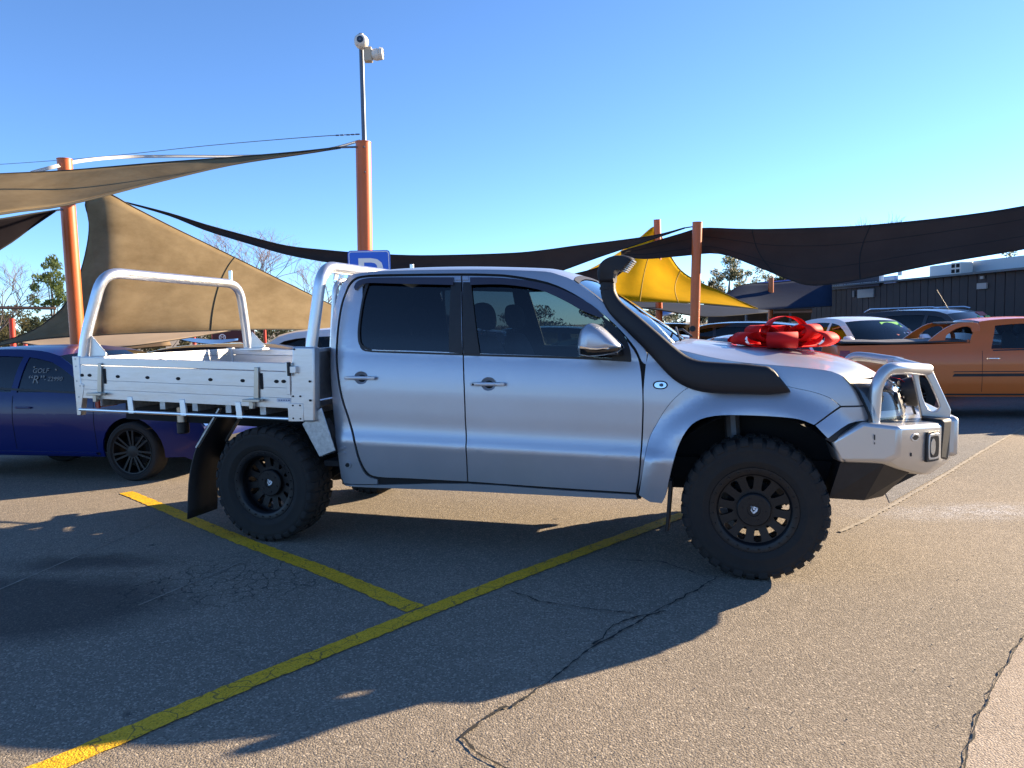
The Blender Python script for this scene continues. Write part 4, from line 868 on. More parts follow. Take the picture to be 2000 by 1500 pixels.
# rear rack
rz0, rz1 = 1.42, 2.10
rk = MB(); rk.tube(bez([(-5.215, -.905, rz0 - .02), (-5.185, -.89, 1.60), (-5.065, -.80, 2.105), (-4.985, .80, 2.072), (-4.995, .885, 1.60), (-4.995, .905, rz0 - .02)], .17, 7), .043, 16); rk.build('rear_rack', M_ALUT, tray, smooth=60)
for sg, bx in ((-1, -5.215), (1, -4.995)):
    gs = MB(); gs.prism([PT(bx + .05, sg * .89, rz0), PT(bx + .215, sg * .89, rz0), PT(bx + .22, sg * .89, rz0 + .025), PT(bx + .075, sg * .885, rz0 + .17)], (0, -sg * .012, 0)); gs.build('rack_gusset', M_ALU, tray, bevel=.003)
    bs = MB(); bs.box((bx + .10, sg * .87, rz0 - .012), (.28, .12, .024)); bs.build('rack_foot', M_ALU, tray, bevel=.004)
# mudguards, flaps, tail pieces
for sg in (-1, 1):
    q = MB(); a_, b_, c_, d_ = U(590, 828, -.93), U(628, 796, -.93), U(655, 880, -.93), U(624, 892, -.93)
    q.hexa([PT(a_.x, sg * .93, a_.z), PT(d_.x, sg * .93, d_.z), PT(d_.x + .03, sg * .93, d_.z + .005), PT(a_.x + .03, sg * .93, a_.z + .005)], [PT(a_.x, sg * .60, a_.z), PT(d_.x, sg * .60, d_.z), PT(d_.x + .03, sg * .60, d_.z + .005), PT(a_.x + .03, sg * .60, a_.z + .005)])
    q.hexa([PT(a_.x, sg * .932, a_.z), PT(d_.x, sg * .932, d_.z), PT(c_.x, sg * .932, c_.z), PT(b_.x, sg * .932, b_.z)], [PT(a_.x, sg * .924, a_.z), PT(d_.x, sg * .924, d_.z), PT(c_.x, sg * .924, c_.z), PT(b_.x, sg * .924, b_.z)]); q.build('mudguard', M_GALV, ute, bevel=.003)
    fl_ = MB()
    ptsf = [(-3.93, .97), (-4.05, .84), (-4.16, .66), (-4.235, .42), (-4.27, .12)]
    fl_.grid(lambda u, v, sg=sg: (interp([(0, -3.93), (.25, -4.05), (.5, -4.16), (.75, -4.235), (1, -4.27)])(u) , sg * (.90 - .34 * v), interp([(0, .97), (.25, .84), (.5, .66), (.75, .42), (1, .12)])(u)), 16, 2)
    fl_.build('rear_mud_flap', M_BLK, ute, recalc=False, solid=.012)
    [MB().bar((-3.90, sg * y, 1.01), (-4.135, sg * (y + .004), .70), .012, .032, (0, 1, 0)).build('flap_stay', M_GALV, ute) for y in (.90, .56)]
jk = MB(); jk.tube([(-4.62, -.50, .98), (-4.62, -.50, .84)], .045, 14); jk.build('reservoir', M_GALVB, ute); jk2 = MB(); jk2.tube([(-4.62, -.5, .84), (-4.62, -.5, .74)], .05, 12); jk2.build('rear_bracket', M_BLK, ute, bevel=.01)
tl = MB(); tl.box((-5.12, .15, .93), (.06, 1.2, .08)); tl.build('rear_bar', M_DARK, ute, bevel=.01)
for sg in (-1, 1): q = MB(); q.box((-5.20, sg * .72, 1.02), (.05, .20, .06)); q.build('tail_lamp', mat('red lens', (.25, .01, .01), .2), ute, bevel=.01)
# ------------------------------------------------------------------ other cars
M_GLD = glassmat('dark car glass', (.10, .12, .13)); M_GLM = glassmat('car glass', (.45, .52, .52))
M_SHUT = mat('shut line', (.01, .01, .012), .9)
def carpaint(n_, c, metal=.2, rough=.3, coat=.8, spec=.5): return mat(n_, c, rough, metal, coat=coat, coatr=.03, spec=spec)
KINDS = {
 'hatch': dict(W=1.79, belt=.94, H=1.46, wb=(1.31, -1.31), wr=.325, rim=.245, front=[(1.98, .20), (2.10, .32), (2.11, .52), (2.04, .66), (1.86, .745), (1.45, .865), (1.02, .945)], ws=[(1.02, .945), (.66, 1.18), (.28, 1.375)], roof=[(.28, 1.375), (0, 1.435), (-.5, 1.46), (-1.1, 1.44), (-1.58, 1.375)], rg=[(-1.58, 1.375), (-1.78, 1.2), (-1.95, 1.02)], tail=[(-1.95, 1.02), (-2.09, .90), (-2.13, .6), (-2.09, .34), (-1.98, .22)],
   win=[[(.78, .985, 1), (.52, 1.16), (.22, 1.305), (-.12, 1.365, 1), (-.16, .975, 1)], [(-.24, .978, 1), (-.20, 1.37, 1), (-.7, 1.385), (-1.15, 1.35, 1), (-1.28, 1.02, 1)], [(-1.36, 1.04, 1), (-1.24, 1.33, 1), (-1.45, 1.29, 1), (-1.62, 1.10, 1)]], doors=[.86, -.20, -1.22]),
 'suv': dict(W=1.86, belt=1.10, H=1.72, wb=(1.35, -1.35), wr=.36, rim=.24, front=[(2.05, .28), (2.18, .42), (2.18, .72), (2.12, .92), (1.98, 1.0), (1.5, 1.07), (1.05, 1.13)], ws=[(1.05, 1.13), (.72, 1.40), (.40, 1.62)], roof=[(.40, 1.62), (.1, 1.69), (-.5, 1.72), (-1.3, 1.70), (-1.95, 1.63)], rg=[(-1.95, 1.63), (-2.08, 1.4), (-2.2, 1.18)], tail=[(-2.2, 1.18), (-2.27, 1.05), (-2.30, .7), (-2.26, .42), (-2.15, .3)],
   win=[[(.80, 1.16, 1), (.58, 1.37), (.30, 1.555), (-.02, 1.60, 1), (-.06, 1.14, 1)], [(-.14, 1.14, 1), (-.10, 1.605, 1), (-.6, 1.615), (-1.05, 1.595, 1), (-1.18, 1.16, 1)], [(-1.27, 1.17, 1), (-1.14, 1.585, 1), (-1.8, 1.53, 1), (-1.98, 1.24, 1)]], doors=[.90, -.10, -1.14]),
 'pickup': dict(W=1.86, belt=1.17, H=1.78, wb=(1.61, -1.61), wr=.385, rim=.24, front=[(2.45, .34), (2.58, .48), (2.58, .82), (2.52, 1.0), (2.36, 1.08), (1.9, 1.14), (1.35, 1.20)], ws=[(1.35, 1.20), (1.02, 1.47), (.70, 1.68)], roof=[(.70, 1.68), (.4, 1.75), (-.05, 1.78), (-.5, 1.765), (-.78, 1.72)], rg=[(-.78, 1.72), (-.90, 1.5), (-.98, 1.31)], tail=[(-.98, 1.31), (-1.05, 1.30), (-1.8, 1.29), (-2.62, 1.28), (-2.70, 1.22), (-2.72, .8), (-2.66, .46)],
   win=[[(1.08, 1.225, 1), (.86, 1.42), (.56, 1.605), (.26, 1.66, 1), (.22, 1.20, 1)], [(.14, 1.20, 1), (.18, 1.665, 1), (-.2, 1.675), (-.62, 1.645, 1), (-.72, 1.22), (-.70, 1.20, 1)]], doors=[1.18, .18, -.80]),
}
KINDS['long'] = dict(KINDS['pickup'], wb=(1.61, -1.86), tail=[(-.98, 1.31), (-1.05, 1.30), (-1.9, 1.29), (-2.95, 1.28), (-3.03, 1.22), (-3.05, .8), (-2.99, .46)], H=1.70, roof=[(.70, 1.62), (.4, 1.67), (-.05, 1.70), (-.5, 1.69), (-.78, 1.66)], ws=[(1.35, 1.20), (1.02, 1.44), (.70, 1.62)], rg=[(-.78, 1.66), (-.90, 1.5), (-.98, 1.31)],
   win=[[(1.08, 1.225, 1), (.86, 1.40), (.56, 1.55), (.26, 1.60, 1), (.22, 1.20, 1)], [(.14, 1.20, 1), (.18, 1.605, 1), (-.2, 1.61), (-.56, 1.585, 1), (-.66, 1.22), (-.64, 1.20, 1)]])
def simple_car(name, label, cat, kind, loc, yaw, paint, group=None, glass=None, wglass=None, roofpaint=None, extras=None, detail=True, backglass=True):
    k = KINDS[kind]; root = empty(name, loc, yaw, label, cat, group); glass = glass or M_GLD; wglass = wglass or M_GLM
    hw, belt, H = k['W'] / 2, k['belt'], k['H']; fx, rx = k['front'][1][0], k['tail'][-2][0]
    gk = interp([(.15, .90), (.30, .955), (.50, .985), (.68, 1.0), (belt - .22, .998), (belt - .08, .985), (belt, .965), (belt + .12, .925), ((belt + H) / 2 + .05, .845), (H - .08, .755), (H, .70)])
    def S(x, z):
        w = hw * gk(z)
        if x > fx - .55: w -= .55 * (x - fx + .55) ** 2
        if x < rx + .45: w -= .45 * (x - rx - .45) ** 2
        return w
    top = k['front'] + k['ws'][1:] + k['roof'][1:] + k['rg'][1:] + k['tail'][1:]
    sm = []
    for sg_ in ('front', 'ws', 'roof', 'rg', 'tail'): sm += spline(k[sg_], 3)[(1 if sm else 0):]
    zb = .26 if kind == 'hatch' else .40; bot = []
    for wx in sorted(k['wb']):
        r_ = k['wr'] + .055; z0 = k['wr'] - zb; a0 = math.asin(min(.95, -z0 / r_)) if True else 0
        arc = [(wx - r_ * math.cos(t), k['wr'] + r_ * math.sin(t)) for t in [a0 + (math.pi - 2 * a0) * i / 14 for i in range(15)]]
        bot += [q for q in arc if q[1] >= zb - 1e-6] if True else []
    out = sm + [(sm[-1][0] + .1, zb)] + bot + [(sm[0][0] - .1, zb)]
    wins = [rounded(w, 2) for w in k['win']]
    for o in panels('body_side', out, paint, root, S, wins, gap=0, depth=.02, gx=.12, gz_=.05): pass
    for w in wins: panels('side_window', offset_poly(w, -.006), glass, root, S, off=-.010, gap=0, depth=0, gx=.2, gz_=.1)
    def loft(nm, pts, m, bx, cz, p, t=(0, 1), s=(-1, 1), nu=14, nv=10, off=(0, 0, 0), par=None):
        E = [(x, S(x, z), z) for x, z in pts]; n_ = len(pts)
        C_ = [(x + (bx[0] + (bx[1] - bx[0]) * i / (n_ - 1)), z + (cz[0] + (cz[1] - cz[0]) * i / (n_ - 1))) for i, (x, z) in enumerate(pts)]
        f = bow(E, C_, p); return MB().grid(lambda a, b: f(a, b) + Vector(off), nu, nv, s, t).build(nm, m, par or root, recalc=False, smooth=50), f
    fr, ff_ = loft('front', k['front'][:5], paint, (.12, .10), (0, .03), 3.2)
    loft('bonnet', k['front'][4:], paint, (.10, .09), (.03, .04), 2.4)
    loft('windscreen', k['ws'], wglass, (.09, .06), (.045, .035), 2.4, t=(.03, 1))
    loft('roof', k['roof'], roofpaint or paint, (.06, -.03), (.035, .03), 2.6)
    loft('rear_window', k['rg'], glass if backglass else paint, (-.03, -.05), (.03, .02), 2.6)
    loft('tail', k['tail'], paint, (-.05, -.10), (.02, 0), 3.2, nv=14)
    for sg in (-1, 1):
        h_ = MB().grid(lambda a, b: ff_(a, b) + Vector((.008, sg * .006, 0)), 8, 5, (sg * .50, sg * .97), (.60, .88)).build('headlight', M_CHR if detail else M_LENS, root, recalc=False)
        panels('tail_lamp', [(k['tail'][1][0] + .30, k['tail'][1][1] - .32), (k['tail'][1][0] + .34, k['tail'][1][1] - .06), (k['tail'][1][0] + .03, k['tail'][1][1] - .06), (k['tail'][1][0] - .0, k['tail'][1][1] - .32)] if kind not in ('pickup', 'long') else [(k['tail'][4][0] + .18, .92), (k['tail'][4][0] + .18, 1.2), (k['tail'][4][0] + .03, 1.2), (k['tail'][4][0] + .01, .92)], mat('car tail lens', (.22, .012, .012), .15, coat=.5), root, S, off=.006, gap=0, sides=(sg,), gx=.2, gz_=.1)
        mx = k['ws'][0][0] - .14; mm = MB().inflate(rounded([(mx - .05, belt + .05), (mx - .07, belt + .17), (mx + .02, belt + .20), (mx + .12, belt + .10), (mx + .06, belt + .03)], 2), sg * (hw + .10), .11, ((-1, .5), (-.7, .9), (0, 1), (.7, .95), (1, .7))); mi = mm.build('side_mirror', paint, root)
        ar = MB().bar((mx, sg * (hw - .04), belt + .05), (mx + .01, sg * (hw + .06), belt + .07), .05, .04); ar.build('arm', M_BLK, mi)
        for wx in k['wb']: wheel(root, (wx, sg * (hw - .105), k['wr']), sg, k['wr'], .21, k['rim'], 0, WM, 'road')
    MB().grid(lambda a, b: ff_(a, b) + Vector((.006, 0, 0)), 8, 4, (-.46, .46), (.56, .84)).build('grille', M_BLK, root, recalc=False)
    MB().grid(lambda a, b: ff_(a, b) + Vector((.006, 0, 0)), 10, 3, (-.7, .7), (.18, .40)).build('air_intake', M_BLK, root, recalc=False)
    if detail:
        for dx in k['doors']:
            for sg in (-1, 1):
                zs_ = [zb + .08 + (belt - zb - .08) * i / 10 for i in range(11)]
                MB().tube([(dx, sg * (S(dx, z) + .0005), z) for z in zs_], .0035, 5).build('shut_line', M_SHUT, root)
        for dx in k['doors'][1:]:
            for sg in (-1, 1):
                z_ = belt - .13; MB().inflate([(dx + .06, z_ - .010), (dx + .06, z_ + .012), (dx + .26, z_ + .010), (dx + .26, z_ - .010)], sg * (S(dx, z_) + .018), .012).build('door_handle', extras.get('handle', paint) if extras else paint, root)
        for sg in (-1, 1): panels('belt_trim', [(k['win'][0][0][0] + .06, k['win'][0][0][1] - .035), (k['win'][0][0][0] + .02, k['win'][0][0][1] - .010), (k['win'][-1][-1][0], k['win'][-1][-1][1] - .012), (k['win'][-1][-1][0], k['win'][-1][-1][1] - .034)], M_BLK, root, S, off=.003, gap=0, depth=.01, sides=(sg,), gx=.2, gz_=.2)
        sk = [(k['wb'][0] - k['wr'] - .10, zb + .02), (k['wb'][0] - k['wr'] - .10, zb + .05), (k['wb'][1] + k['wr'] + .10, zb + .05), (k['wb'][1] + k['wr'] + .10, zb + .02)]
        panels('sill_trim', sk, M_BLK, root, S, off=.006, gap=0, depth=.03, gx=.3, gz_=0)
    it = MB(); it.box(((k['ws'][0][0] + k['rg'][-1][0]) / 2 - .05, 0, belt - .30), (k['ws'][0][0] - k['rg'][-1][0] - .2, hw * 1.70, .46))
    it.build('cabin', M_DARK, root)
    for x_, y_ in ((.0, -.36), (.0, .36), (-.85, -.36), (-.85, .36)):
        xx = x_ + k['ws'][0][0] - 1.15; sb = MB(); sb.inflate(rounded([(xx, belt - .15), (xx - .12, belt + .25), (xx - .22, belt + .28), (xx - .2, belt - .1)], 2), y_, .23); sb.inflate(rounded([(xx - .14, belt + .29), (xx - .12, belt + .42), (xx - .22, belt + .46), (xx - .24, belt + .30)], 2), y_, .12); sb.build('seat', M_SEAT, root)
    ub = MB(); ub.box((0, 0, zb + .10), ((fx - rx) * .86, hw * 1.25, .2)); ub.build('underbody', M_DARK, root)
    return root, S, k

# blue hatchback on the left
_gw = GG(272, 937); gy = R(-12)
def place(pt, yaw, lx, ly): return Vector((pt.x - (lx * math.cos(yaw) - ly * math.sin(yaw)), pt.y - (lx * math.sin(yaw) + ly * math.cos(yaw)), gz(pt.y)))
gloc = place(_gw, gy, 1.31, -.80)
golf, gS, gk_ = simple_car('hatchback', 'dark blue hatchback with black wheels and white chalk writing on its window', 'car', 'hatch', gloc, gy, carpaint('deep blue paint', (.0018, .0100, .095), 0, .3, .22, .25), glass=M_GLD)
M_CHALK = mat('window chalk', (.22, .235, .235), .8)
def gtext(body, x, z, size, shear=.15):
    t = text_mesh('window_writing', body, size, M_CHALK, golf, shear); t.location = (x, -(gS(x, z) - .006), z); t.rotation_euler = (R(90 - 12), 0, 0); t.scale = (1.15, 1, 1); return t
gtext('GOLF', .10, 1.19, .075); gtext('“R”', .06, 1.075, .13); gtext('- 22990', .29, 1.10, .068)
for x, z in ((.0, 1.255), (.30, 1.225)): MB().lathe([(-.004, .0001), (-.003, .009), (0, .011)], 10, 'y', (x, -(gS(x, z) - .004), z)).build('suction_cup', M_CHALK, golf)
panels('sill_strip', [(.86, .285), (.86, .312), (-.86, .312), (-.86, .285)], carpaint('deep blue paint', (0, 0, 0)), golf, gS, off=.03, gap=0, depth=.03, sides=(-1,), gx=.3, gz_=0)  # raised strip along the near sill in the body colour

# white and dark cars behind the tray
def at_car(px, py_ground_y, yaw, lx, ly):
    p = A(px, 640, py_ground_y); return place(Vector((p.x, p.y, 0)), yaw, lx, ly)
simple_car('suv', 'white wagon with black windows parked behind the silver tray', 'car', 'suv', at_car(470, 11.2, R(186), .9, .9), R(186), carpaint('white car paint', (.72, .74, .77)))
simple_car('hatchback', 'black hatchback between the blue car and the white wagon', 'car', 'hatch', at_car(330, 9.6, R(176), -.2, .8), R(176), carpaint('black car paint', (.010, .010, .012), .1))

# right hand side: orange ute, white ute, black wagon
oy = R(-14); OY = 12.9
tail_ = A(1640, 640, OY); oloc = place(Vector((tail_.x, OY, 0)), oy, -3.03, -.93)
M_ORG = carpaint('burnt orange paint', (.60, .125, .014), 0, .35, .4)
ora, oS, ok_ = simple_car('pickup', 'burnt orange pickup with black tonneau at the right edge', 'pickup', 'long', oloc, oy, M_ORG, extras={'handle': M_CHR}, glass=M_GLM)
tn = MB()
for i in range(7):
    x0 = -1.02 - i * .235
def tonn(s, t): x = -1.02 - 1.95 * t; return Vector((x, s * (oS(x, 1.28) - .01), 1.325 + .018 * (1 - s * s) + .008 * math.sin(t * 19) * (1 - abs(s)) + .010 * math.sin(t * 7 + 1)))
tn.grid(tonn, 12, 30, (-1, 1)).build('tonneau_cover', mat('tonneau vinyl', (.035, .035, .04), .6, bump=.1, bscale=60), ora, recalc=False, solid=.03)
for sg in (-1, 1):
    sp = [(-.86, 1.30), (-.80, 1.60), (-.95, 1.645), (-1.20, 1.62), (-1.42, 1.49), (-1.64, 1.31)]; hl = [(-.95, 1.36), (-.93, 1.55), (-1.05, 1.575), (-1.22, 1.51), (-1.34, 1.36)]
    q = MB(); holed_plate(q, rounded([(*sp[0], 1), sp[1], sp[2], sp[3], sp[4], (*sp[5], 1)], 3), [rounded(hl, 2)], lambda a, b, d, sg=sg: Vector((a, sg * (oS(a, 1.2) - .06 - .25 * max(0, b - 1.3) - d), b)), .05); q.build('sail_panel', M_ORG, ora, bevel=.01)
q = MB(); q.box((-1.0, 0, 1.635), (.26, 1.36, .04)); q.build('sports_bar', M_BLK, ora, bevel=.02)
panels('side_sticker', [(-1.25, .74), (-1.22, .79), (1.0, .79), (1.0, .74)], M_BLK, ora, oS, off=.002, gap=0, depth=0, sides=(-1,), gx=.3, gz_=0)
panels('side_sticker', [(-1.25, .815), (-1.22, .83), (1.0, .83), (1.0, .815)], M_BLK, ora, oS, off=.002, gap=0, depth=0, sides=(-1,), gx=.3, gz_=0)

def screen_stickers(root, S, k, specs):
    """price strips inside the windscreen"""
    P0, P1 = Vector((k['ws'][0][0] + .07, 0, k['ws'][0][1] + .05)), Vector((k['ws'][-1][0] + .05, 0, k['ws'][-1][1] + .03)); w = k['W'] / 2 * .84
    up_ = (P1 - P0); L = up_.length; up_.normalize(); nrm = Vector((-up_.z, 0, up_.x)); nrm = nrm if nrm.x > 0 else -nrm
    for nm, s0, s1, t0, t1, m, txt in specs:
        q = MB(); pts = [P0 + up_ * (L * t) + Vector((-.10 * s * s, s * w, 0)) + nrm * .02 for s, t in ((s0, t0), (s1, t0), (s1, t1), (s0, t1))]
        q.prism(pts, nrm * .004); st = q.build(nm, m, root, smooth=0)
        if txt:
            t_ = text_mesh('price', txt[0], (t1 - t0) * L * 1.05, txt[1], st); c = sum(pts, Vector()) / 4 + nrm * .008 - up_ * ((t1 - t0) * L * .36)
            xa = Vector((0, 1 if s1 > s0 else -1, 0)); xa = Vector((0, 1, 0)); za = nrm; ya = za.cross(xa)
            t_.matrix_local = Matrix(((xa.x, ya.x, za.x, c.x), (xa.y, ya.y, za.y, c.y), (xa.z, ya.z, za.z, c.z), (0, 0, 0, 1)))
M_GRN = mat('price green', (.10, .55, .06), .5); M_BLU = mat('strip blue', (.05, .12, .45), .5); M_RED = mat('strip red', (.45, .03, .03), .5); M_YLT = mat('price yellow', (.75, .75, .1), .5)
wy = R(-76); wloc = at_car(1738, 16.8, wy, 1.30, 0)
wu, wS, wk = simple_car('pickup', 'white pickup facing out with green and red price strips on its windscreen', 'pickup', 'pickup', wloc, wy, carpaint('bright white paint', (.78, .79, .80)), wglass=M_GLD)
screen_stickers(wu, wS, wk, [('price_sticker', .12, .80, .60, .86, M_GRN, None), ('price_sticker', .30, .84, .42, .60, M_BLU, None), ('price_sticker', .30, .88, .20, .42, M_RED, ('▪▪▪ ▪▪▪▪', M_WHT))])
by = R(-62); bloc = at_car(1935, 17.2, by, 1.0, 0)
bu, bS, bk = simple_car('suv', 'black wagon with silver roof rails and green price sticker behind the orange pickup', 'car', 'suv', bloc, by, carpaint('black wagon paint', (.012, .012, .014), .1), wglass=M_GLD)
screen_stickers(bu, bS, bk, [('price_sticker', .10, .86, .50, .80, M_GRN, ('10', M_YLT)), ('price_sticker', .30, .80, .80, .98, M_RED, None), ('price_sticker', .40, .90, .34, .50, M_BLU, None)])
bu.scale = (1.05, 1.05, 1.12)
for sg in (-1, 1):
    MB().tube([(.15, sg * .60, 1.74), (0, sg * .60, 1.775), (-1.6, sg * .60, 1.77), (-1.75, sg * .60, 1.70)], .018, 8).build('roof_rail', M_CHR, bu)
MB().tube([(.2, -.3, 1.70), (-.1, -.3, 2.15)], .004, 5).build('antenna', M_BLK, bu)
# row seen through the ute's cabin
for px, Y, yw, kd, nm, cl_, lab in ((1010, 17.5, 168, 'suv', 'suv', (.03, .035, .04), 'dark grey wagon seen through the rear edge of the front door window'), (1120, 16.5, 172, 'hatch', 'hatchback', (.10, .16, .13), 'dull green hatchback seen through the front door window'), (820, 16.8, 175, 'suv', 'suv', (.25, .26, .27), 'grey wagon seen dimly through the tinted rear door window'), (1235, 18.5, 165, 'hatch', 'hatchback', (.5, .5, .5), 'light grey hatchback low behind the snorkel')):
    simple_car(nm, lab, 'car', kd, at_car(px, Y, R(yw), 0, 0), R(yw), carpaint('row paint %d' % px, cl_, .3), glass=M_GLM)
# middle distance, behind the bonnet and bow
cy = R(150); simple_car('suv', 'black wagon parked behind the right hand orange post', 'car', 'suv', at_car(1405, 19.5, cy, 0, 0), cy, carpaint('black car paint', (0, 0, 0)))
cy = R(200); simple_car('hatchback', 'pale blue hatchback just behind the red bow', 'car', 'hatch', at_car(1470, 15.5, cy, 0, .5), cy, carpaint('pale blue paint', (.42, .50, .60), .4))
cy = R(-40); simple_car('hatchback', 'silver hatchback right of the red bow', 'car', 'hatch', at_car(1588, 19.0, cy, 0, 0), cy, carpaint('silver car paint', (.45, .46, .47), .6))
cy = R(20); simple_car('suv', 'bronze wagon left of the right hand orange post', 'car', 'suv', at_car(1318, 22.5, cy, 0, 0), cy, carpaint('bronze paint', (.16, .11, .06), .5))
# ------------------------------------------------------------------ red gift bow on the bonnet
M_BOW = mat('red ribbon', (.70, .014, .014), .7, bump=.02, bscale=60, spec=.15)
bc = Vector((.20, -.02, hood(0, .55).z)); 
_bw = ute.matrix_basis if False else Matrix.Translation(UORG) @ Matrix.Rotation(UYAW, 4, 'Z')
bow_e = empty('gift_bow', _bw @ bc, UYAW, 'big red ribbon bow sitting on the bonnet of the silver ute', 'bow')
def hoodz(x, y):                             # bonnet height under a bow point
    best = None
    for i in range(41):
        p = hood(max(-1, min(1, y / .82)), i / 40)
        if best is None or abs(p.x - x) < abs(best.x - x): best = p
    return best.z
def loop_mb(ang, L, h, w, tilt, tw=0., z0=0.):
    prof = spline([(0.02, .012), (.35 * L, .0), (.78 * L, .0), (L, .38 * h), (.93 * L, .85 * h), (.70 * L, h), (.35 * L, .72 * h), (.02, .03)], 5)
    ca, sa = math.cos(ang), math.sin(ang); ct, st = math.cos(tilt), math.sin(tilt); m = MB(); v = []
    for r_, z in prof:
        rr, zz = r_ * ct - z * st, r_ * st + z * ct; wd = w * (.35 + .65 * min(1, r_ / (.55 * L)))
        for k in (-.5, .5):
            y = k * wd + tw * r_ * k; p = Vector((rr * ca - y * sa, rr * sa + y * ca, zz + z0)); gzp = hoodz(bc.x + p.x, bc.y + p.y) - bc.z + .006
            p.z = max(p.z, gzp); v.append(p)
    m.add(v, [(2 * i, 2 * i + 1, 2 * i + 3, 2 * i + 2) for i in range(len(prof) - 1)]); return m
rb_ = random.Random(4)
for k in range(7): loop_mb(R(12 + k * 51.4 + rb_.uniform(-6, 6)), .39 + rb_.uniform(-.03, .03), .092 + rb_.uniform(-.012, .02), .17, R(2), rb_.uniform(-.1, .1), .01).build('ribbon_loop', M_BOW, bow_e, recalc=False, smooth=60, solid=.0015)
for k in range(4): loop_mb(R(-48 + k * 92 + rb_.uniform(-8, 8)), .30, .10, .15, R(13), 0, .02).build('ribbon_loop', M_BOW, bow_e, recalc=False, smooth=60, solid=.0015)
for ang, rad, y0, zc in ((R(14), .125, -.05, .112), (R(64), .08, .05, .09)):
    v = []; n_ = 28
    for i in range(n_ + 1):
        t = 2 * math.pi * i / n_; p = Vector((rad * 1.12 * math.sin(t), 0, zc - rad * math.cos(t) * .95))
        for k_ in (-.085, .085): q = Vector((p.x, y0 + k_, p.z)); v.append(Vector((q.x * math.cos(ang) - q.y * math.sin(ang), q.x * math.sin(ang) + q.y * math.cos(ang), max(.012, q.z))))
    MB().add(v, [(2 * i, 2 * i + 1, 2 * i + 3, 2 * i + 2) for i in range(n_)]).build('ribbon_loop', M_BOW, bow_e, recalc=False, smooth=60, solid=.0015)
for s0, s1, end in ((-.06, -.16, Vector((1.02, -.26, 1.10))), (.05, .35, None)):
    pts = [hood(s0 + (s1 - s0) * i / 14, .55 + .45 * i / 14) + Vector((0, 0, .006)) - bc for i in range(15)]
    if end is not None: pts += [Vector((.92, -.19, 1.185)) - bc, end - bc]
    v = []
    for i, p in enumerate(pts):
        for k_ in (-.016, .016): v.append(p + Vector((0, k_, 0)))
    MB().add(v, [(2 * i, 2 * i + 1, 2 * i + 3, 2 * i + 2) for i in range(len(pts) - 1)]).build('ribbon_tail', M_BOW, bow_e, recalc=False, smooth=60, solid=.0015)

# ------------------------------------------------------------------ posts, cameras, cable, sign
M_POST = mat('orange post paint', (.52, .105, .012), .42, coat=.1, var=.12, vscale=3); M_REDP = mat('red post paint', (.55, .04, .015), .45); M_STEEL = mat('grey steel', (.10, .115, .14), .45, .6)
def ground_of(p, top):                      # follow the post's line down to the ground
    d = p - top; t = (gz(top.y) - top.z) / d.z; return top + d * t
def post(top, mid, r_, label, group=None, m=None, name='shade_post', cap=True):
    b = ground_of(mid, top); o = empty(name, b, 0, label, 'post', group)
    L = top - b; MB().tube([Vector((0, 0, -.02)), L], r_, 24).build('shaft', m or M_POST, o, smooth=50)
    if cap: MB().tube([L, L + L.normalized() * .012], r_ * 1.04, 24).build('cap', m or M_POST, o, smooth=50)
    return o, b
cpost, cb0 = post(A(709.5, 279, 10.5), A(713, 490, 10.5), .105, 'tall orange post behind the cab carrying the grey camera pole')
bolts = MB().lathe([(-.012, .0001), (-.012, .012), (0, .014)], 8, 'y', A(711, 287, 10.39) - cb0); bolts.build('bolt', M_STEEL, cpost)
MB().lathe([(-.012, .0001), (-.012, .010), (0, .012)], 8, 'y', A(713, 336, 10.39) - cb0).build('bolt', M_STEEL, cpost)
post(A(126, 312, 11.5), A(150, 640, 11.5), .105, 'leaning orange post at the left in front of the large tan sail')
post(A(1283.5, 430, 21), A(1287, 600, 21), .098, 'slim orange post in front of the yellow sail')
rp, rpb = post(A(1362, 435, 15.3), A(1356, 655, 15.3), .098, 'orange post at the left end of the wide dark sail')
MB().lathe([(-.05, .0001), (-.05, .06), (.02, .06), (.05, .03)], 12, 'y', A(1352, 642, 15.2) - rpb).build('tap_box', M_BLK, rp)
post(A(1506, 543, 28), A(1505, 640, 28), .095, 'short orange post by the carport')
for px, ty, Y, w in ((23, 622, 24, 10), (49, 668, 30, 7), (95, 659, 26, 8.5), (378, 644, 25, 7), (416, 649, 28, 6), (423, 652, 31, 5), (475, 645, 27, 6), (517, 644, 26, 5), (229, 678, 30, 5)):
    lab = {23: 'bright red post at the far left edge', 49: 'leaning thin red post beside the far left red post', 95: 'red post under the pale cream sail left of the leaning orange post', 378: 'red post rising in front of the light blue sail', 416: 'red post left of the round white emblem', 423: 'thin red post touching the round white emblem', 475: 'orange-red post behind the far rack leg', 517: 'thin red post above the white wagon', 229: 'tiny red post beside the near rack leg'}[px]
    post(A(px, ty, Y), A(px + (1.5 if px != 49 else 4), ty + 30, Y), w * Y / F / 2, lab, 'red posts far left', M_REDP, cap=False)
pole = empty('camera_pole', A(711, 279, 10.5), 0, 'thin grey steel pole on top of the tall orange post', 'pole'); pt = A(705, 66, 10.5) - Vector(pole.location)
MB().tube([Vector((0, 0, -.3)), pt], .032, 14).build('shaft', M_STEEL, pole)
M_WPL = mat('white camera plastic', (.62, .60, .55), .4)
c1 = A(706, 82, 10.35); d1 = empty('security_camera', c1, 0, 'white ball camera at the pole top facing the viewer', 'camera', 'cameras on the pole')
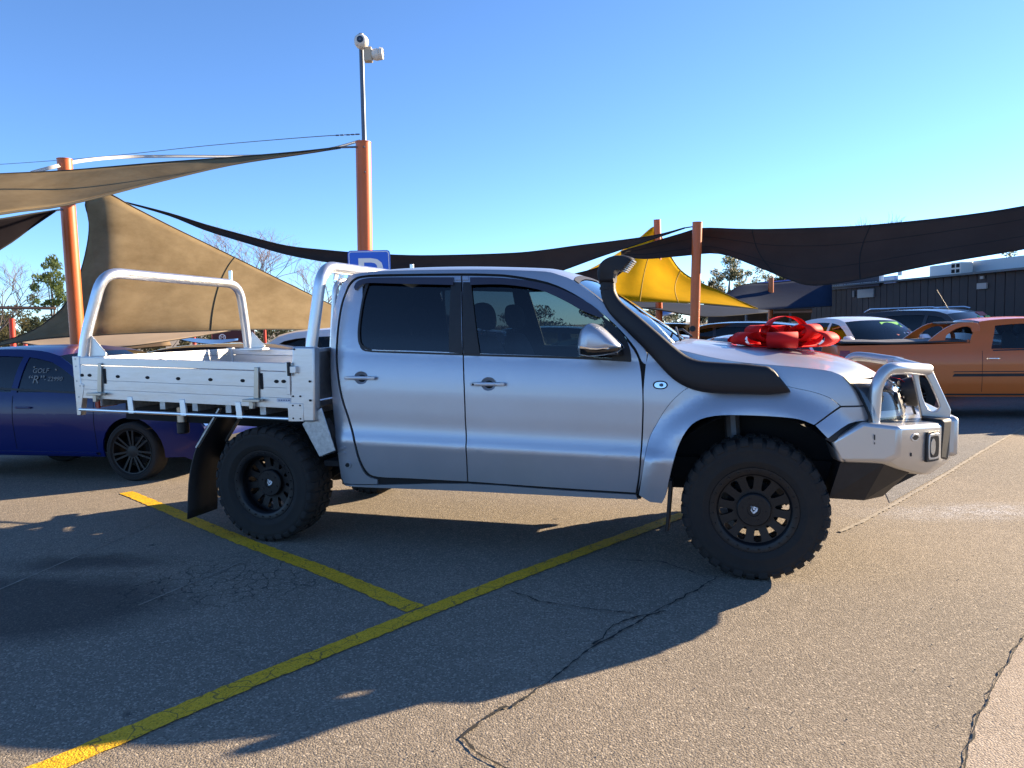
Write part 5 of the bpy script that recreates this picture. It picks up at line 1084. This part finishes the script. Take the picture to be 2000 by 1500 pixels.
MB().lathe([(-.10, .045), (-.097, .062), (-.06, .088), (0, .098), (.05, .085), (.09, .05), (.10, .001)], 24, 'y').build('housing', M_WPL, d1, smooth=60); MB().lathe([(-.102, .0005), (-.102, .045)], 20, 'y').build('lens', M_GLO, d1); MB().lathe([(-.108, .0001), (-.106, .018)], 16, 'y').build('lens_ring', M_STEEL, d1)
MB().box((.0, .10, .01), (.05, .10, .05)).build('bracket', M_WPL, d1, bevel=.01)
c2 = A(719, 107, 10.4); d2 = empty('security_camera', c2, 0, 'beige box and ball camera pointing right below the pole top', 'camera', 'cameras on the pole')
MB().box((0, 0, 0), (.11, .11, .19)).build('box', mat('beige camera box', (.42, .36, .27), .5), d2, bevel=.012); MB().lathe([(-.075, .03), (-.05, .068), (0, .080), (.05, .07), (.085, .04), (.095, .001)], 20, 'x', (.115, 0, .0)).build('ball', M_WPL, d2, smooth=60); MB().lathe([(.06, .084), (.10, .074), (.11, .05)], 20, 'x', (.10, 0, .01)).build('hood', M_WPL, d2)
def cable(name, pts, r_, label, m=None):
    p0 = Vector(pts[0]); o = MB().tube([Vector(p) - p0 for p in pts], r_, 6).build(name, m or M_STEEL, smooth=60); o.location = p0; return tag(o, label, 'cable')
ca = [A(703, 262, 10.5), A(600, 268, 12), A(400, 285, 14.5), A(200, 306, 17), A(0, 321, 19), A(-150, 328, 20)]
cab_ = cable('cable', spline([tuple(p) for p in ca], 4), .006, 'thin wire running left from the camera pole')
for i, px in enumerate((698, 689, 680, 668, 659)): MB().box(A(px, 262.3 + i * .5, 10.5) - cab_.location, (.05, .018, .018)).build('turnbuckle', M_STEEL, cab_, bevel=.004)
# parking sign
sp0 = A(720, 489, 9.4); sg_e = empty('parking_sign', (sp0.x, 9.4, gz(9.4)), R(2), 'blue and white parking sign just above the cab roof', 'sign')
sw_, sh_ = .265, .62; topz = sp0.z - gz(9.4)
def rrect(w, h, r_, z1): return [(x, z) for cx, cz, a0 in ((w - r_, z1 - r_, 0), (-w + r_, z1 - r_, 90), (-w + r_, z1 - h + r_, 180), (w - r_, z1 - h + r_, 270)) for x, z in [(cx + r_ * math.cos(R(a0 + t)), cz + r_ * math.sin(R(a0 + t))) for t in (0, 30, 60, 90)]]
M_SBL = mat('sign blue', (.014, .11, .60), .4); M_SWH = mat('sign white', (.75, .75, .74), .45)
for nm, w, h, r_, y, m, dz in (('plate', sw_, sh_, .04, 0, M_SBL, 0), ('border', sw_ - .012, sh_ - .024, .034, -.004, M_SWH, .012), ('face', sw_ - .022, sh_ - .044, .028, -.007, M_SBL, .022)):
    q = MB(); q.prism([(x, y, z) for x, z in rrect(w, h, r_, topz - dz)], (0, .003 if y else .006, 0)); q.build(nm, m, sg_e, smooth=0)
tp = text_mesh('letter', 'P', .62, M_SWH, sg_e, extrude=.001); tp.location = (0.0, -.0095, topz - .52); tp.rotation_euler = (R(90), 0, 0); tp.data.transform(Matrix.Scale(1.15, 4, (1, 0, 0)))
for dx in (-.018, .018): pass
MB().tube([(0, .03, 0), (0, .03, topz - .05)], .028, 12).build('sign_post', M_STEEL, sg_e)

# ------------------------------------------------------------------ shade sails
C_TAN = clothmat('tan shade cloth', (.33, .255, .15), .42, .2, 1.6, (.225, .165, .09)); C_DRK = clothmat('dark shade cloth', (.066, .046, .040), .22, .15); C_YEL = clothmat('yellow shade cloth', (.72, .46, .010), .58, .12); C_CRM = clothmat('cream shade cloth', (.62, .50, .36), .5, .08)
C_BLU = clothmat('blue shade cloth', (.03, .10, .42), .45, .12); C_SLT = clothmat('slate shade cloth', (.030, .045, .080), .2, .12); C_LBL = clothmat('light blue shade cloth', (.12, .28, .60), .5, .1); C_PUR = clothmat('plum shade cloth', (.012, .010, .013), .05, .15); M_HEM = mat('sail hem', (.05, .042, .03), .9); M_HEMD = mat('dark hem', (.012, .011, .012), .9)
def sail(label, T, B, m, hem, bulge=0., n=4, tips=(), rows=10, name='shade_sail', hr=.012, rseams=(), cseams=()):
    Tp = [A(*p) for p in T]; Bp = [A(*p) for p in B]; o0 = sum(Tp + Bp, Vector()) / (len(Tp) + len(Bp)); o = empty(name, o0, 0, label, 'shade sail')
    ts, bs = [Vector(p) for p in spline([tuple(p) for p in Tp], n)], [Vector(p) for p in spline([tuple(p) for p in Bp], n)]; v = []; f = []; N_ = len(ts)
    for i, (a, b) in enumerate(zip(ts, bs)):
        for j in range(rows + 1): t = j / rows; p = a.lerp(b, t); k = bulge * math.sin(math.pi * t) * math.sin(math.pi * i / (N_ - 1)); v.append(p - o0 + Vector((0, k, 0)))
    w = rows + 1
    for i in range(N_ - 1):
        for j in range(rows): a = i * w + j; f.append((a, a + w, a + w + 1, a + 1))
    c = mesh_obj('cloth', v, f, m, o, smooth=80, solid=.004)
    for L in (ts, bs): MB().tube([p - o0 for p in L], hr, 6).build('hem', hem, o, smooth=60)
    for j in rseams: MB().tube([Vector(v[i * w + j]) + Vector((0, -.006, -.002)) for i in range(N_)], .006, 5).build('seam', hem, o, smooth=60)
    for q in cseams: i = int(q * (N_ - 1)); MB().tube([Vector(v[i * w + j]) + Vector((0, -.008, 0)) for j in range(rows + 1)], .010, 5).build('seam', hem, o, smooth=60)
    for a, b in tips: MB().tube([A(*a) - o0, A(*b) - o0], .014, 8).build('tensioner', M_STEEL, o)
    return o, v, w
sail('long tan sail reaching from the upper left to the tall orange post', [(-260, 352, 8.6), (0, 340, 9.3), (130, 333.5, 9.6), (300, 319, 9.9), (450, 308, 10.1), (580, 297, 10.2), (665, 287.5, 10.3)], [(-260, 470, 6.3), (0, 418, 7.4), (130, 400, 8.0), (300, 357, 8.8), (450, 322, 9.5), (580, 302, 10.0), (665, 289, 10.3)], C_TAN, M_HEM, .15, tips=[((664, 288, 10.3), (696, 287, 10.42))])
wbs = [(60, 335, 11.25), (110, 322, 11.3), (165, 311, 12.6), (240, 304.5, 14), (340, 303, 14.2), (450, 303.5, 13.2), (560, 300, 12), (640, 290, 11.1), (702, 273.5, 10.5)]
sail('pale sail edge arching over the top of the left orange post', wbs, [(a, b + 5.5 - 2.5 * i / 8, c - .05) for i, (a, b, c) in enumerate(wbs)], clothmat('pale sail edge', (.80, .79, .76), .6, .1), mat('pale hem', (.4, .39, .36), .9), hr=.008)
so, sv, sw2 = sail('large tan sail behind the rear rack', [(-40, 680, 12.2), (50, 652, 12.4), (100, 622, 12.6), (135, 583, 12.9), (158, 530, 13.1), (172, 470, 13.3), (174, 430, 13.4), (168, 393, 13.5), (205, 376, 13.6), (260, 404, 13.8), (330, 440, 14.1), (420, 484, 14.5), (520, 533, 14.9), (620, 582, 15.3), (720, 632, 15.8)],
     [(-40, 682, 12.2), (30, 669, 12.1), (60, 664.5, 12.0), (90, 661, 12.0), (115, 659, 12.0), (140, 657, 12.0), (160, 656, 12.0), (185, 655, 12.1), (215, 653, 12.2), (280, 650, 12.5), (350, 648, 12.8), (430, 645, 13.2), (520, 643, 13.8), (620, 645, 14.6), (720, 652, 15.6)], C_TAN, M_HEM, .2, rows=14)
seam = [Vector(sv[int(i) * sw2 + j]).lerp(Vector(sv[(int(i) + 1) * sw2 + j]), i % 1) + Vector((0, -.012, 0)) for j, i in [(j, 45.6 - 2.4 * math.sin(j / 14 * 1.57)) for j in range(15)]]; MB().tube(resample(seam, 20), .012, 6).build('seam', mat('seam thread', (.06, .045, .02), .9), so, smooth=60)
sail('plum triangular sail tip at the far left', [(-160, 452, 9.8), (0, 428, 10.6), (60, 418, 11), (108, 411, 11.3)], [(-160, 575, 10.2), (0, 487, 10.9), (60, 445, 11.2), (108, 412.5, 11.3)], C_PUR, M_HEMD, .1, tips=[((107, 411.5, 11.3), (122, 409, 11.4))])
sail('very long dark sail swooping low behind the cab', [(235, 392, 19.32), (330, 416, 19.32), (400, 438, 19.32), (480, 460, 19.32), (560, 480, 19.32), (640, 489, 19.38), (700, 494, 19.38), (800, 499, 19.44), (900, 498, 18.97), (1000, 494.5, 18.19), (1060, 489, 17.75), (1130, 479.5, 17.22), (1200, 471, 16.7), (1280, 459.5, 16.09), (1338, 444.5, 15.6)],
     [(235, 393, 19.32), (330, 421, 19.32), (400, 449, 19.29), (480, 474, 19.26), (560, 497, 19.2), (640, 512, 19.17), (700, 520, 19.14), (800, 533, 19.14), (900, 541, 18.67), (1000, 541, 17.92), (1060, 538, 17.51), (1096, 529, 17.33), (1170, 502, 16.83), (1260, 472, 16.19), (1338, 445.5, 15.6)], C_DRK, M_HEMD, .1, tips=[((1338, 445, 15.6), (1354, 442.5, 15.4))])
sail('wide dark sail spreading across the right side', [(1213, 491, 15.2), (1270, 474.5, 15.6), (1330, 456.5, 15.8), (1371, 446, 15.9), (1440, 447.5, 15.6), (1500, 448, 15.3), (1600, 445, 14.9), (1700, 440, 14.4), (1850, 425, 13.6), (2000, 403, 12.8), (2160, 366, 12)], [(1213, 499, 15.2), (1260, 505, 15.5), (1330, 499.5, 15.7), (1405, 495, 15.9), (1480, 521, 15.2), (1540, 545, 14.8), (1590, 557, 14.4), (1680, 545.5, 14.0), (1830, 515, 13.2), (2000, 486, 12.4), (2160, 452, 11.6)], C_DRK, M_HEMD, .25, rseams=(3, 7), cseams=(.45, .72))
sail('yellow sail rising to a peak on the slim orange post', [(1140, 533, 19), (1200, 499, 20), (1245, 468, 20.8), (1279, 442, 21.2), (1292, 462, 21.2), (1310, 500, 21.2), (1330, 528, 21.2), (1360, 548, 21), (1400, 566, 20.4), (1440, 585, 19.8), (1480, 602.5, 19)], [(1140, 545, 18.6), (1175, 568, 18.4), (1205, 582, 18.4), (1235, 588, 18.4), (1265, 589.5, 18.4), (1295, 590, 18.4), (1325, 591, 18.4), (1355, 592, 18.4), (1395, 594.5, 18.5), (1440, 598.5, 18.7), (1480, 603.5, 19)], C_YEL, mat('yellow hem', (.30, .19, .015), .9), .6, rows=12, cseams=(.36, .62))
sail('small dark sail corner just left of the snorkel', [(1116, 536, 17.5), (1150, 528, 17.5), (1185, 517, 17.5), (1240, 500, 17.5)], [(1116, 537, 17.5), (1150, 549, 17.2), (1185, 552, 17.2), (1240, 510, 17.5)], C_DRK, M_HEMD)
sail('slate blue sail hanging below the yellow sail', [(1200, 588, 22.5), (1290, 590, 22.5), (1380, 596, 22.5), (1500, 606, 22.5)], [(1200, 597, 21), (1290, 606, 20.5), (1380, 619, 20.5), (1500, 610, 22.0)], C_SLT, M_HEMD)
sail('slate sail peak left of the short orange post', [(1375, 592, 27), (1420, 572, 27.5), (1452, 556, 28), (1510, 552, 28.5), (1625, 541, 29)], [(1375, 594, 27), (1420, 604, 26), (1460, 607, 26), (1510, 604, 26.5), (1625, 598, 27)], C_SLT, M_HEMD, .3)
sail('bright blue sail panel near the carport', [(1448, 557, 30), (1505, 549, 30), (1575, 543, 30)], [(1448, 561, 29.4), (1512, 566, 29), (1560, 572, 29)], C_BLU, M_HEMD)
sail('small bright blue sail seen past the windscreen', [(1286, 608, 26), (1308, 600, 26), (1332, 604, 26)], [(1286, 618, 25), (1308, 614, 25), (1332, 606, 25.5)], C_LBL, mat('white hem', (.6, .6, .6), .8), hr=.03)
sail('pale cream sail glowing below the large tan sail', [(20, 662, 20), (130, 640, 20.5), (280, 636, 21), (450, 640, 21)], [(20, 664, 19.5), (130, 684, 18), (280, 673, 18), (450, 646, 20)], C_CRM, M_HEM, .3)
sail('shaded brown sail under the pale cream sail', [(150, 682, 22), (230, 672, 22), (330, 664, 22)], [(150, 692, 21), (230, 684, 21), (335, 675, 21)], clothmat('brown shade cloth', (.26, .19, .12), .35), M_HEM)
sail('light blue sail strip left of the white wagon', [(330, 655, 25), (375, 660, 25), (420, 663.5, 25), (465, 661, 25)], [(330, 658, 24.5), (375, 668, 24), (420, 672, 24), (465, 665, 24.5)], C_LBL, M_HEMD)
sail('thin dark sail edge crossing the trees at far left', [(-80, 598, 30), (20, 599, 30), (110, 600, 30)], [(-80, 602, 29), (20, 603, 29), (110, 604, 29)], C_DRK, M_HEMD, hr=.02)
# dark red sign with a round white emblem
rs = empty('emblem_sign', A(440, 660, 26.5), 0, 'dark red panel with a round white emblem left of the white wagon', 'sign')
MB().box((.3, 0, .05), (1.5, .05, .42)).build('panel', mat('dark red panel', (.07, .012, .012), .6), rs); zs = gz(26)
MB().bar((.3, .05, -.2), (.3, .05, zs - rs.location.z), .08, .08, (0, 1, 0)).build('leg', M_STEEL, rs)
MB().lathe([(-.03, .085), (-.04, .10), (-.04, .115), (-.03, .125)], 24, 'y', (-.09, 0, .02)).build('emblem_ring', M_WHT, rs); tm = text_mesh('emblem_letter', 'M', .17, M_WHT, rs); tm.location = (-.09, -.035, -.04); tm.rotation_euler = (R(90), 0, 0)

# ------------------------------------------------------------------ buildings
M_WALL = mat('charcoal cladding', (.044, .037, .037), .75, var=.2, vscale=2); M_MET = mat('pale roof metal', (.40, .47, .52), .45, .3)
w0, w1 = Vector((12.52, 30.8, 0)), Vector((14.75, 13.5, 0)); wd = (w1 - w0); WL = wd.length; wang = math.atan2(wd.y, wd.x)
bld = empty('office_building', (w0.x, w0.y, -.2), wang, 'long charcoal clad office building behind the cars at right', 'building')
# local x runs along the wall towards the viewer, local -y faces the yard
sgn = -1
nb = 50; bwid = WL / nb
proto = MB().box((0, .03, 1.48), (bwid - .022, .06, 2.96)).build('cladding_board', M_WALL, bld, bevel=.006); proto.location.x = bwid / 2
for k in range(1, nb): o = bpy.data.objects.new('cladding_board', proto.data); link(o, bld); o.location = (bwid * (k + .5), (k % 3) * .004, 0); md = o.modifiers.new('b', 'BEVEL'); md.width = .006
MB().box((WL / 2, 2.6, 1.45), (WL, 5.0, 2.9)).build('wall', M_WALL, bld)
MB().box((WL / 2, 2.4, 2.99), (WL + .2, 5.2, .06)).build('roof_edge', mat('roof flashing', (.10, .115, .13), .5, .3), bld)
MB().box((WL * .66, 1.8, 3.22), (WL * .62, 2.2, .40)).build('roof_plant', M_MET, bld, bevel=.02)
def wl(px, py):                              # a spot on the yard face of the wall
    d = ray(px, py); nrm = Vector((-math.sin(wang), math.cos(wang), 0)); t = (w0 - CAM).dot(nrm) / d.dot(nrm); q = CAM + d * t
    return ((q - w0).dot(wd.normalized()), q.z + .2)
def wplate(nm, x0, y0, x1, y1, m, th=.05, par=None):
    a, b = wl(x0, y0), wl(x1, y1); return MB().box(((a[0] + b[0]) / 2, -.02 - th / 2, (a[1] + b[1]) / 2), (abs(b[0] - a[0]), th, abs(a[1] - b[1]))).build(nm, m, par or bld, smooth=0)
wplate('window', 1678, 566, 1709, 580, mat('dim window', (.20, .205, .22), .3)); wplate('window_frame', 1668, 568, 1671, 580, mat('dim frame', (.12, .12, .13), .5))
wplate('fascia_sign', 1612, 546, 1722, 558, mat('fascia navy', (.025, .025, .045), .5), .08)
rr_ = random.Random(2); x = 1616
while x < 1720:
    w_ = rr_.choice((2.0, 2.6, 3.4)); wplate('fascia_print', x, 560.6 - (x - 1616) * .098 - 1.2, x + w_, 560.6 - (x - 1616) * .098 + 1.4, M_WHT, .10); x += w_ + rr_.choice((1.0, 1.0, 2.4))
wplate('white_bracket', 1723.5, 535, 1727, 551, M_SWH, .10); wplate('white_bracket', 1760, 528, 1762.5, 538, M_SWH, .10)
s1 = wplate('company_sign', 1732, 540.5, 1755, 552, mat('sign pale blue', (.30, .42, .70), .4), .09); wplate('sign_band', 1734, 542.5, 1753, 546, M_SWH, .10, s1)
wplate('notice', 1912, 553.5, 1930.5, 563.5, mat('grey notice', (.35, .33, .31), .5)); wplate('wall_lamp', 1918, 539.5, 1924, 544.5, mat('grey notice', (0, 0, 0)))
_a1 = wl(1858, 528); ac = empty('air_conditioner', bld.location + Matrix.Rotation(wang, 3, 'Z') @ Vector((_a1[0], .35, 3.03)), wang, 'white air conditioner box on the roof edge of the charcoal building', 'air conditioner')
MB().box((0, 0, .18), (.42, .42, .36)).build('case', M_WPL, ac, bevel=.02)
for i in range(2):
    for j in range(2): MB().box((-.1 + .2 * i, -.213, .10 + .16 * j), (.14, .01, .11)).build('grille', M_DARK, ac)
cpt = empty('carport', Vector((A(1530, 640, 36).x, 36, -.2)), 0, 'dark open carport with slim posts beyond the short orange post', 'carport')
MB().box((1.2, 1.5, 2.30), (6.6, 4, .16)).build('roof', M_WALL, cpt); MB().box((.6, -.7, 2.1), (5.6, .08, .10)).build('beam', mat('rusty beam', (.16, .085, .05), .7), cpt)
for k in range(6): MB().box((-2.0 + k * 1.05, -.6, 1.05), (.09, .09, 2.1)).build('post', M_STEEL, cpt)
for k in range(5): MB().box((-1.0 + k * .95, 3.4, 1.2), (.62, .06, .9)).build('panel', mat('carport panel', (.35, .36, .38), .5) if k % 2 else mat('carport panel blue', (.10, .20, .48), .5), cpt)
MB().box((1.0, 3.6, 1.15), (7.4, .1, 2.3)).build('back_wall', M_WALL, cpt)
MB().box((4.5, 0, 1.35), (.55, .55, 2.7)).build('column', mat('grey column', (.10, .10, .105), .7), cpt)
hs = empty('far_shed', Vector((A(75, 640, 46).x, 46, -.2)), 0, 'pale low shed far behind the red posts at left', 'shed'); MB().box((0, 1.5, .55), (4.2, 3, 1.1)).build('wall', mat('pale shed wall', (.50, .50, .48), .7), hs); MB().box((0, 1.5, 1.16), (4.5, 3.3, .12)).build('roof', M_MET, hs)
for k in range(4): MB().box((-1.5 + k, -.01, .6), (.5, .05, .5)).build('window', mat('dim window', (0, 0, 0)), hs)

# ------------------------------------------------------------------ trees
M_BARK = mat('bark', (.13, .105, .085), .9, var=.4, vscale=4); M_BARKP = mat('pale bark', (.34, .31, .28), .85, var=.3, vscale=3)
def leafmat(n_, c):
    m = mat(n_, c, .6, var=.55, vscale=1.4, spec=.3); return clothmix(m, c)
def clothmix(m, c):
    n, l = m.node_tree.nodes, m.node_tree.links; b = n['Principled BSDF']; t = n.new('ShaderNodeBsdfTranslucent'); mx = n.new('ShaderNodeMixShader'); mx.inputs[0].default_value = .3
    l.new(b.inputs['Base Color'].links[0].from_socket, t.inputs[0]); l.new(b.outputs[0], mx.inputs[1]); l.new(t.outputs[0], mx.inputs[2]); l.new(mx.outputs[0], n['Material Output'].inputs[0]); return m
L_GUM = leafmat('gum leaves', (.105, .125, .055)); L_DRK = leafmat('dark leaves', (.055, .065, .030)); L_OLV = leafmat('olive leaves', (.13, .12, .055)); L_BRT = leafmat('bright leaves', (.12, .17, .05))
def leaves(clumps, n_, size, seed):
    rnd = random.Random(seed); v = []; f = []
    for cx, cy, cz, rx, rz in clumps:
        sub = [(rnd.gauss(0, .5), rnd.gauss(0, .5), rnd.gauss(0, .5), rnd.uniform(.25, .5)) for _ in range(7)]
        for _ in range(int(n_ * rx * rx * rz)):
            sx, sy, sz, sr = rnd.choice(sub); d = Vector((rnd.gauss(0, 1), rnd.gauss(0, 1), rnd.gauss(0, 1))).normalized() * sr * rnd.random() ** .4
            p = Vector((cx + (sx + d.x) * rx, cy + (sy + d.y) * rx, cz + (sz + d.z) * rz)); a = Vector((rnd.gauss(0, 1), rnd.gauss(0, 1), rnd.gauss(0, 1) - .6)).normalized(); b = a.orthogonal().normalized(); s = size * rnd.uniform(.6, 1.4)
            k = len(v); v += [p - a * s, p + b * s * .35, p + a * s, p - b * s * .35]; f.append((k, k + 1, k + 2, k + 3))
    return v, f
def tree(label, base, clumps, h, tr_, lm, n_=900, size=.11, seed=1, bark=None, name='gum_tree', group=None, cat='tree'):
    o = empty(name, base, 0, label, cat, group); t = MB(); rnd = random.Random(seed + 99)
    pts = [Vector((0, 0, -.1)), Vector((rnd.uniform(-.1, .1), 0, h * .3)), Vector((rnd.uniform(-.2, .2), .1, h * .6)), Vector((rnd.uniform(-.2, .2), 0, h * .92))]; t.tube(resample([Vector(p) for p in spline([tuple(p) for p in pts], 4)], 8), [tr_ * (1 - .85 * i / 8) for i in range(9)], 8)
    for cx, cy, cz, rx, rz in clumps:
        z0 = max(.15 * h, cz - rz - .25 * h); t.tube([Vector((0, 0, z0)), Vector((cx * .5, cy * .5, (z0 + cz) / 2)), Vector((cx, cy, cz))], [tr_ * .45, tr_ * .3, tr_ * .1], 6)
    t.build('trunk', bark or M_BARK, o, smooth=60)
    v, f = leaves(clumps, n_, size, seed); c = mesh_obj('crown', v, f, lm, o, smooth=0); return o
def bare_tree(label, base, h, spread, seed, m=None, depth=6, lean=0., name='bare_tree'):
    rnd = random.Random(seed); t = MB(); o = empty(name, base, 0, label, 'tree')
    def br(p, d, L, r_, k):
        mid = p + d * L * .5 + Vector((rnd.gauss(0, .05), rnd.gauss(0, .05), 0)) * L; q = p + d * L + Vector((rnd.gauss(0, .08), rnd.gauss(0, .08), rnd.gauss(0, .04))) * L
        t.tube([p, mid, q], [r_, r_ * .85, r_ * .68], 5 if k > 2 else 3, cap=False)
        if k == 0: return
        for i in range(3 if k > 2 else rnd.choice((2, 3))):
            a = rnd.uniform(0, 6.28); s = spread * rnd.uniform(.55, 1.15); nd = (d + Vector((math.cos(a) * s, math.sin(a) * s, rnd.uniform(-.05, .25)))).normalized()
            br(q if i else mid.lerp(q, .6), nd, L * rnd.uniform(.62, .82), r_ * .62, k - 1)
    br(Vector((0, 0, -.1)), Vector((lean, 0, 1)).normalized(), h * .34, h * .012, depth); t.build('branches', m or M_BARK, o, recalc=False, smooth=60); return o
def gp(px, Y): p = A(px, 640, Y); return Vector((p.x, p.y, gz(Y)))
bare_tree('bare pale branched tree at the far left edge', gp(-12, 40), 5.9, .75, 5, M_BARK, 6, .12)
tree('slender gum with clumped grey green crown left of the leaning post', gp(105, 38), [(.05, 0, 5.2, .62, .7), (-.15, 0, 4.4, .7, .7), (.35, .1, 3.8, .6, .7), (-.1, 0, 3.2, .55, .5), (.5, 0, 3.0, .5, .5), (.3, 0, 2.4, .6, .5)], 5.4, .10, L_BRT, 2300, .085, 3)
for i, (px, Y, rx, rz, lm) in enumerate(((-20, 44, 1.5, 1.1, L_OLV), (28, 43, 1.2, 1.35, L_OLV), (60, 45, 1.0, 1.2, L_GUM), (85, 42, .9, 1.45, L_DRK), (130, 44, 1.2, 1.2, L_DRK), (250, 46, 1.4, .9, L_OLV), (320, 47, 1.5, 1.0, L_OLV), (420, 48, 1.6, 1.05, L_DRK), (540, 46, 1.5, 1.0, L_DRK))):
    lab = ['olive bushy tree at the left frame edge', 'olive bushy tree behind the far left red post', 'grey green bushy tree right of the far left red post', 'dark bushy tree under the slender gum', 'dark bushy tree behind the left tail of the large tan sail', 'olive shrub under the brown sail', 'olive shrub behind the light blue sail', 'dark shrub behind the round white emblem', 'dark shrub above the white wagon'][i]
    tree(lab, gp(px, Y), [(0, 0, rz + .6, rx, rz), (rx * .5, .2, rz * .8 + .5, rx * .7, rz * .7), (-rx * .5, .1, rz * .7 + .5, rx * .7, rz * .7)], rz + .8, .09, lm, 620, .10, 20 + i, name='shrub', group='bushes along the far left boundary', cat='tree')
bare_tree('bare brown tree crown behind the slope of the large tan sail', gp(478, 45), 8.0, .8, 11, mat('brown twigs', (.17, .12, .10), .9), 7)
bare_tree('bare twiggy tree seen through the headboard hoop', gp(628, 46), 6.2, .7, 12, mat('brown twigs', (0, 0, 0)), 6)
tree('tall airy gum between the right post and the wide dark sail', gp(1425, 60), [(0, 0, 6.2, 1.2, .9), (.9, 0, 5.2, 1.2, .9), (-.9, .2, 5.2, 1.0, .8), (.2, 0, 4.0, 1.4, .9), (1.0, 0, 3.6, 1.0, .8)], 6.4, .14, L_GUM, 620, .13, 31, M_BARKP)
tree('dark gum just right of the right hand orange post', gp(1384, 58), [(0, 0, 4.6, 1.0, .9), (-.6, 0, 4.0, .9, .9), (.5, 0, 3.4, 1.0, .9), (0, 0, 2.6, 1.2, .8)], 4.6, .13, L_DRK, 700, .12, 32)
tree('dark gum cut off by the lower edge of the wide dark sail', gp(1512, 62), [(0, 0, 5.2, 1.3, .8), (1.2, 0, 4.8, 1.2, .8), (-1.1, 0, 4.6, 1.1, .8), (.4, 0, 4.0, 1.3, .8)], 5.2, .13, L_GUM, 620, .13, 33)
tree('grey green gum peeking out under the sail at the right edge', gp(1985, 46), [(0, 0, 5.0, 1.0, .7), (.9, 0, 4.6, 1.0, .8), (-.6, 0, 4.5, .7, .6)], 5.0, .12, L_GUM, 700, .11, 34)
bare_tree('tiny bare treetop above the wide dark sail', gp(1690, 46), 7.2, .28, 15, mat('brown twigs', (0, 0, 0)), 6)
for i, (px, Y, rx) in enumerate(((1250, 55, 2.2), (1320, 58, 2.4), (1185, 60, 2.0), (1050, 52, 2.4), (930, 54, 2.4), (790, 55, 2.4), (1560, 52, 2.2), (1440, 48, 2.0), (1492, 50, 2.0))):
    tree(['dark shrub seen low through the windscreen gap', 'dark shrub behind the bronze wagon', 'dark shrub behind the mirror', 'dark shrub seen through the front door window', 'dark shrub seen beside the middle door pillar', 'dark shrub seen through the tinted rear door window', 'dark shrub behind the carport', 'dark shrub under the tip of the yellow sail', 'dark shrub left of the carport roof'][i], gp(px, Y), [(0, 0, 1.6, rx, 1.2), (1.2, 0, 1.3, 1.5, 1.0)], 2.0, .1, L_DRK, 300, .13, 50 + i, name='shrub', cat='tree')

# loose grit on the asphalt near the viewer
rg = random.Random(9); gv = []; gf = []
for _ in range(420):
    y = 2.3 + 4.0 * rg.random() ** 1.5; x = rg.uniform(-.75, .75) * y; r_ = rg.uniform(.002, .0055); k = len(gv); a = rg.random() * 6
    gv += [(x + r_ * math.cos(a + t), y + r_ * math.sin(a + t) * rg.uniform(.6, 1), .003) for t in (0, 1.57, 3.14, 4.71)] + [(x, y, .003 + r_ * rg.uniform(.7, 1.2))]
    gf += [(k, k + 1, k + 4), (k + 1, k + 2, k + 4), (k + 2, k + 3, k + 4), (k + 3, k, k + 4)]
tag(mesh_obj('loose_grit', gv, gf, mat('grit stone', (.20, .18, .155), .9, var=.6, vscale=30), smooth=0), 'scattered small stones lying on the asphalt in the foreground', 'grit', kind='stuff')
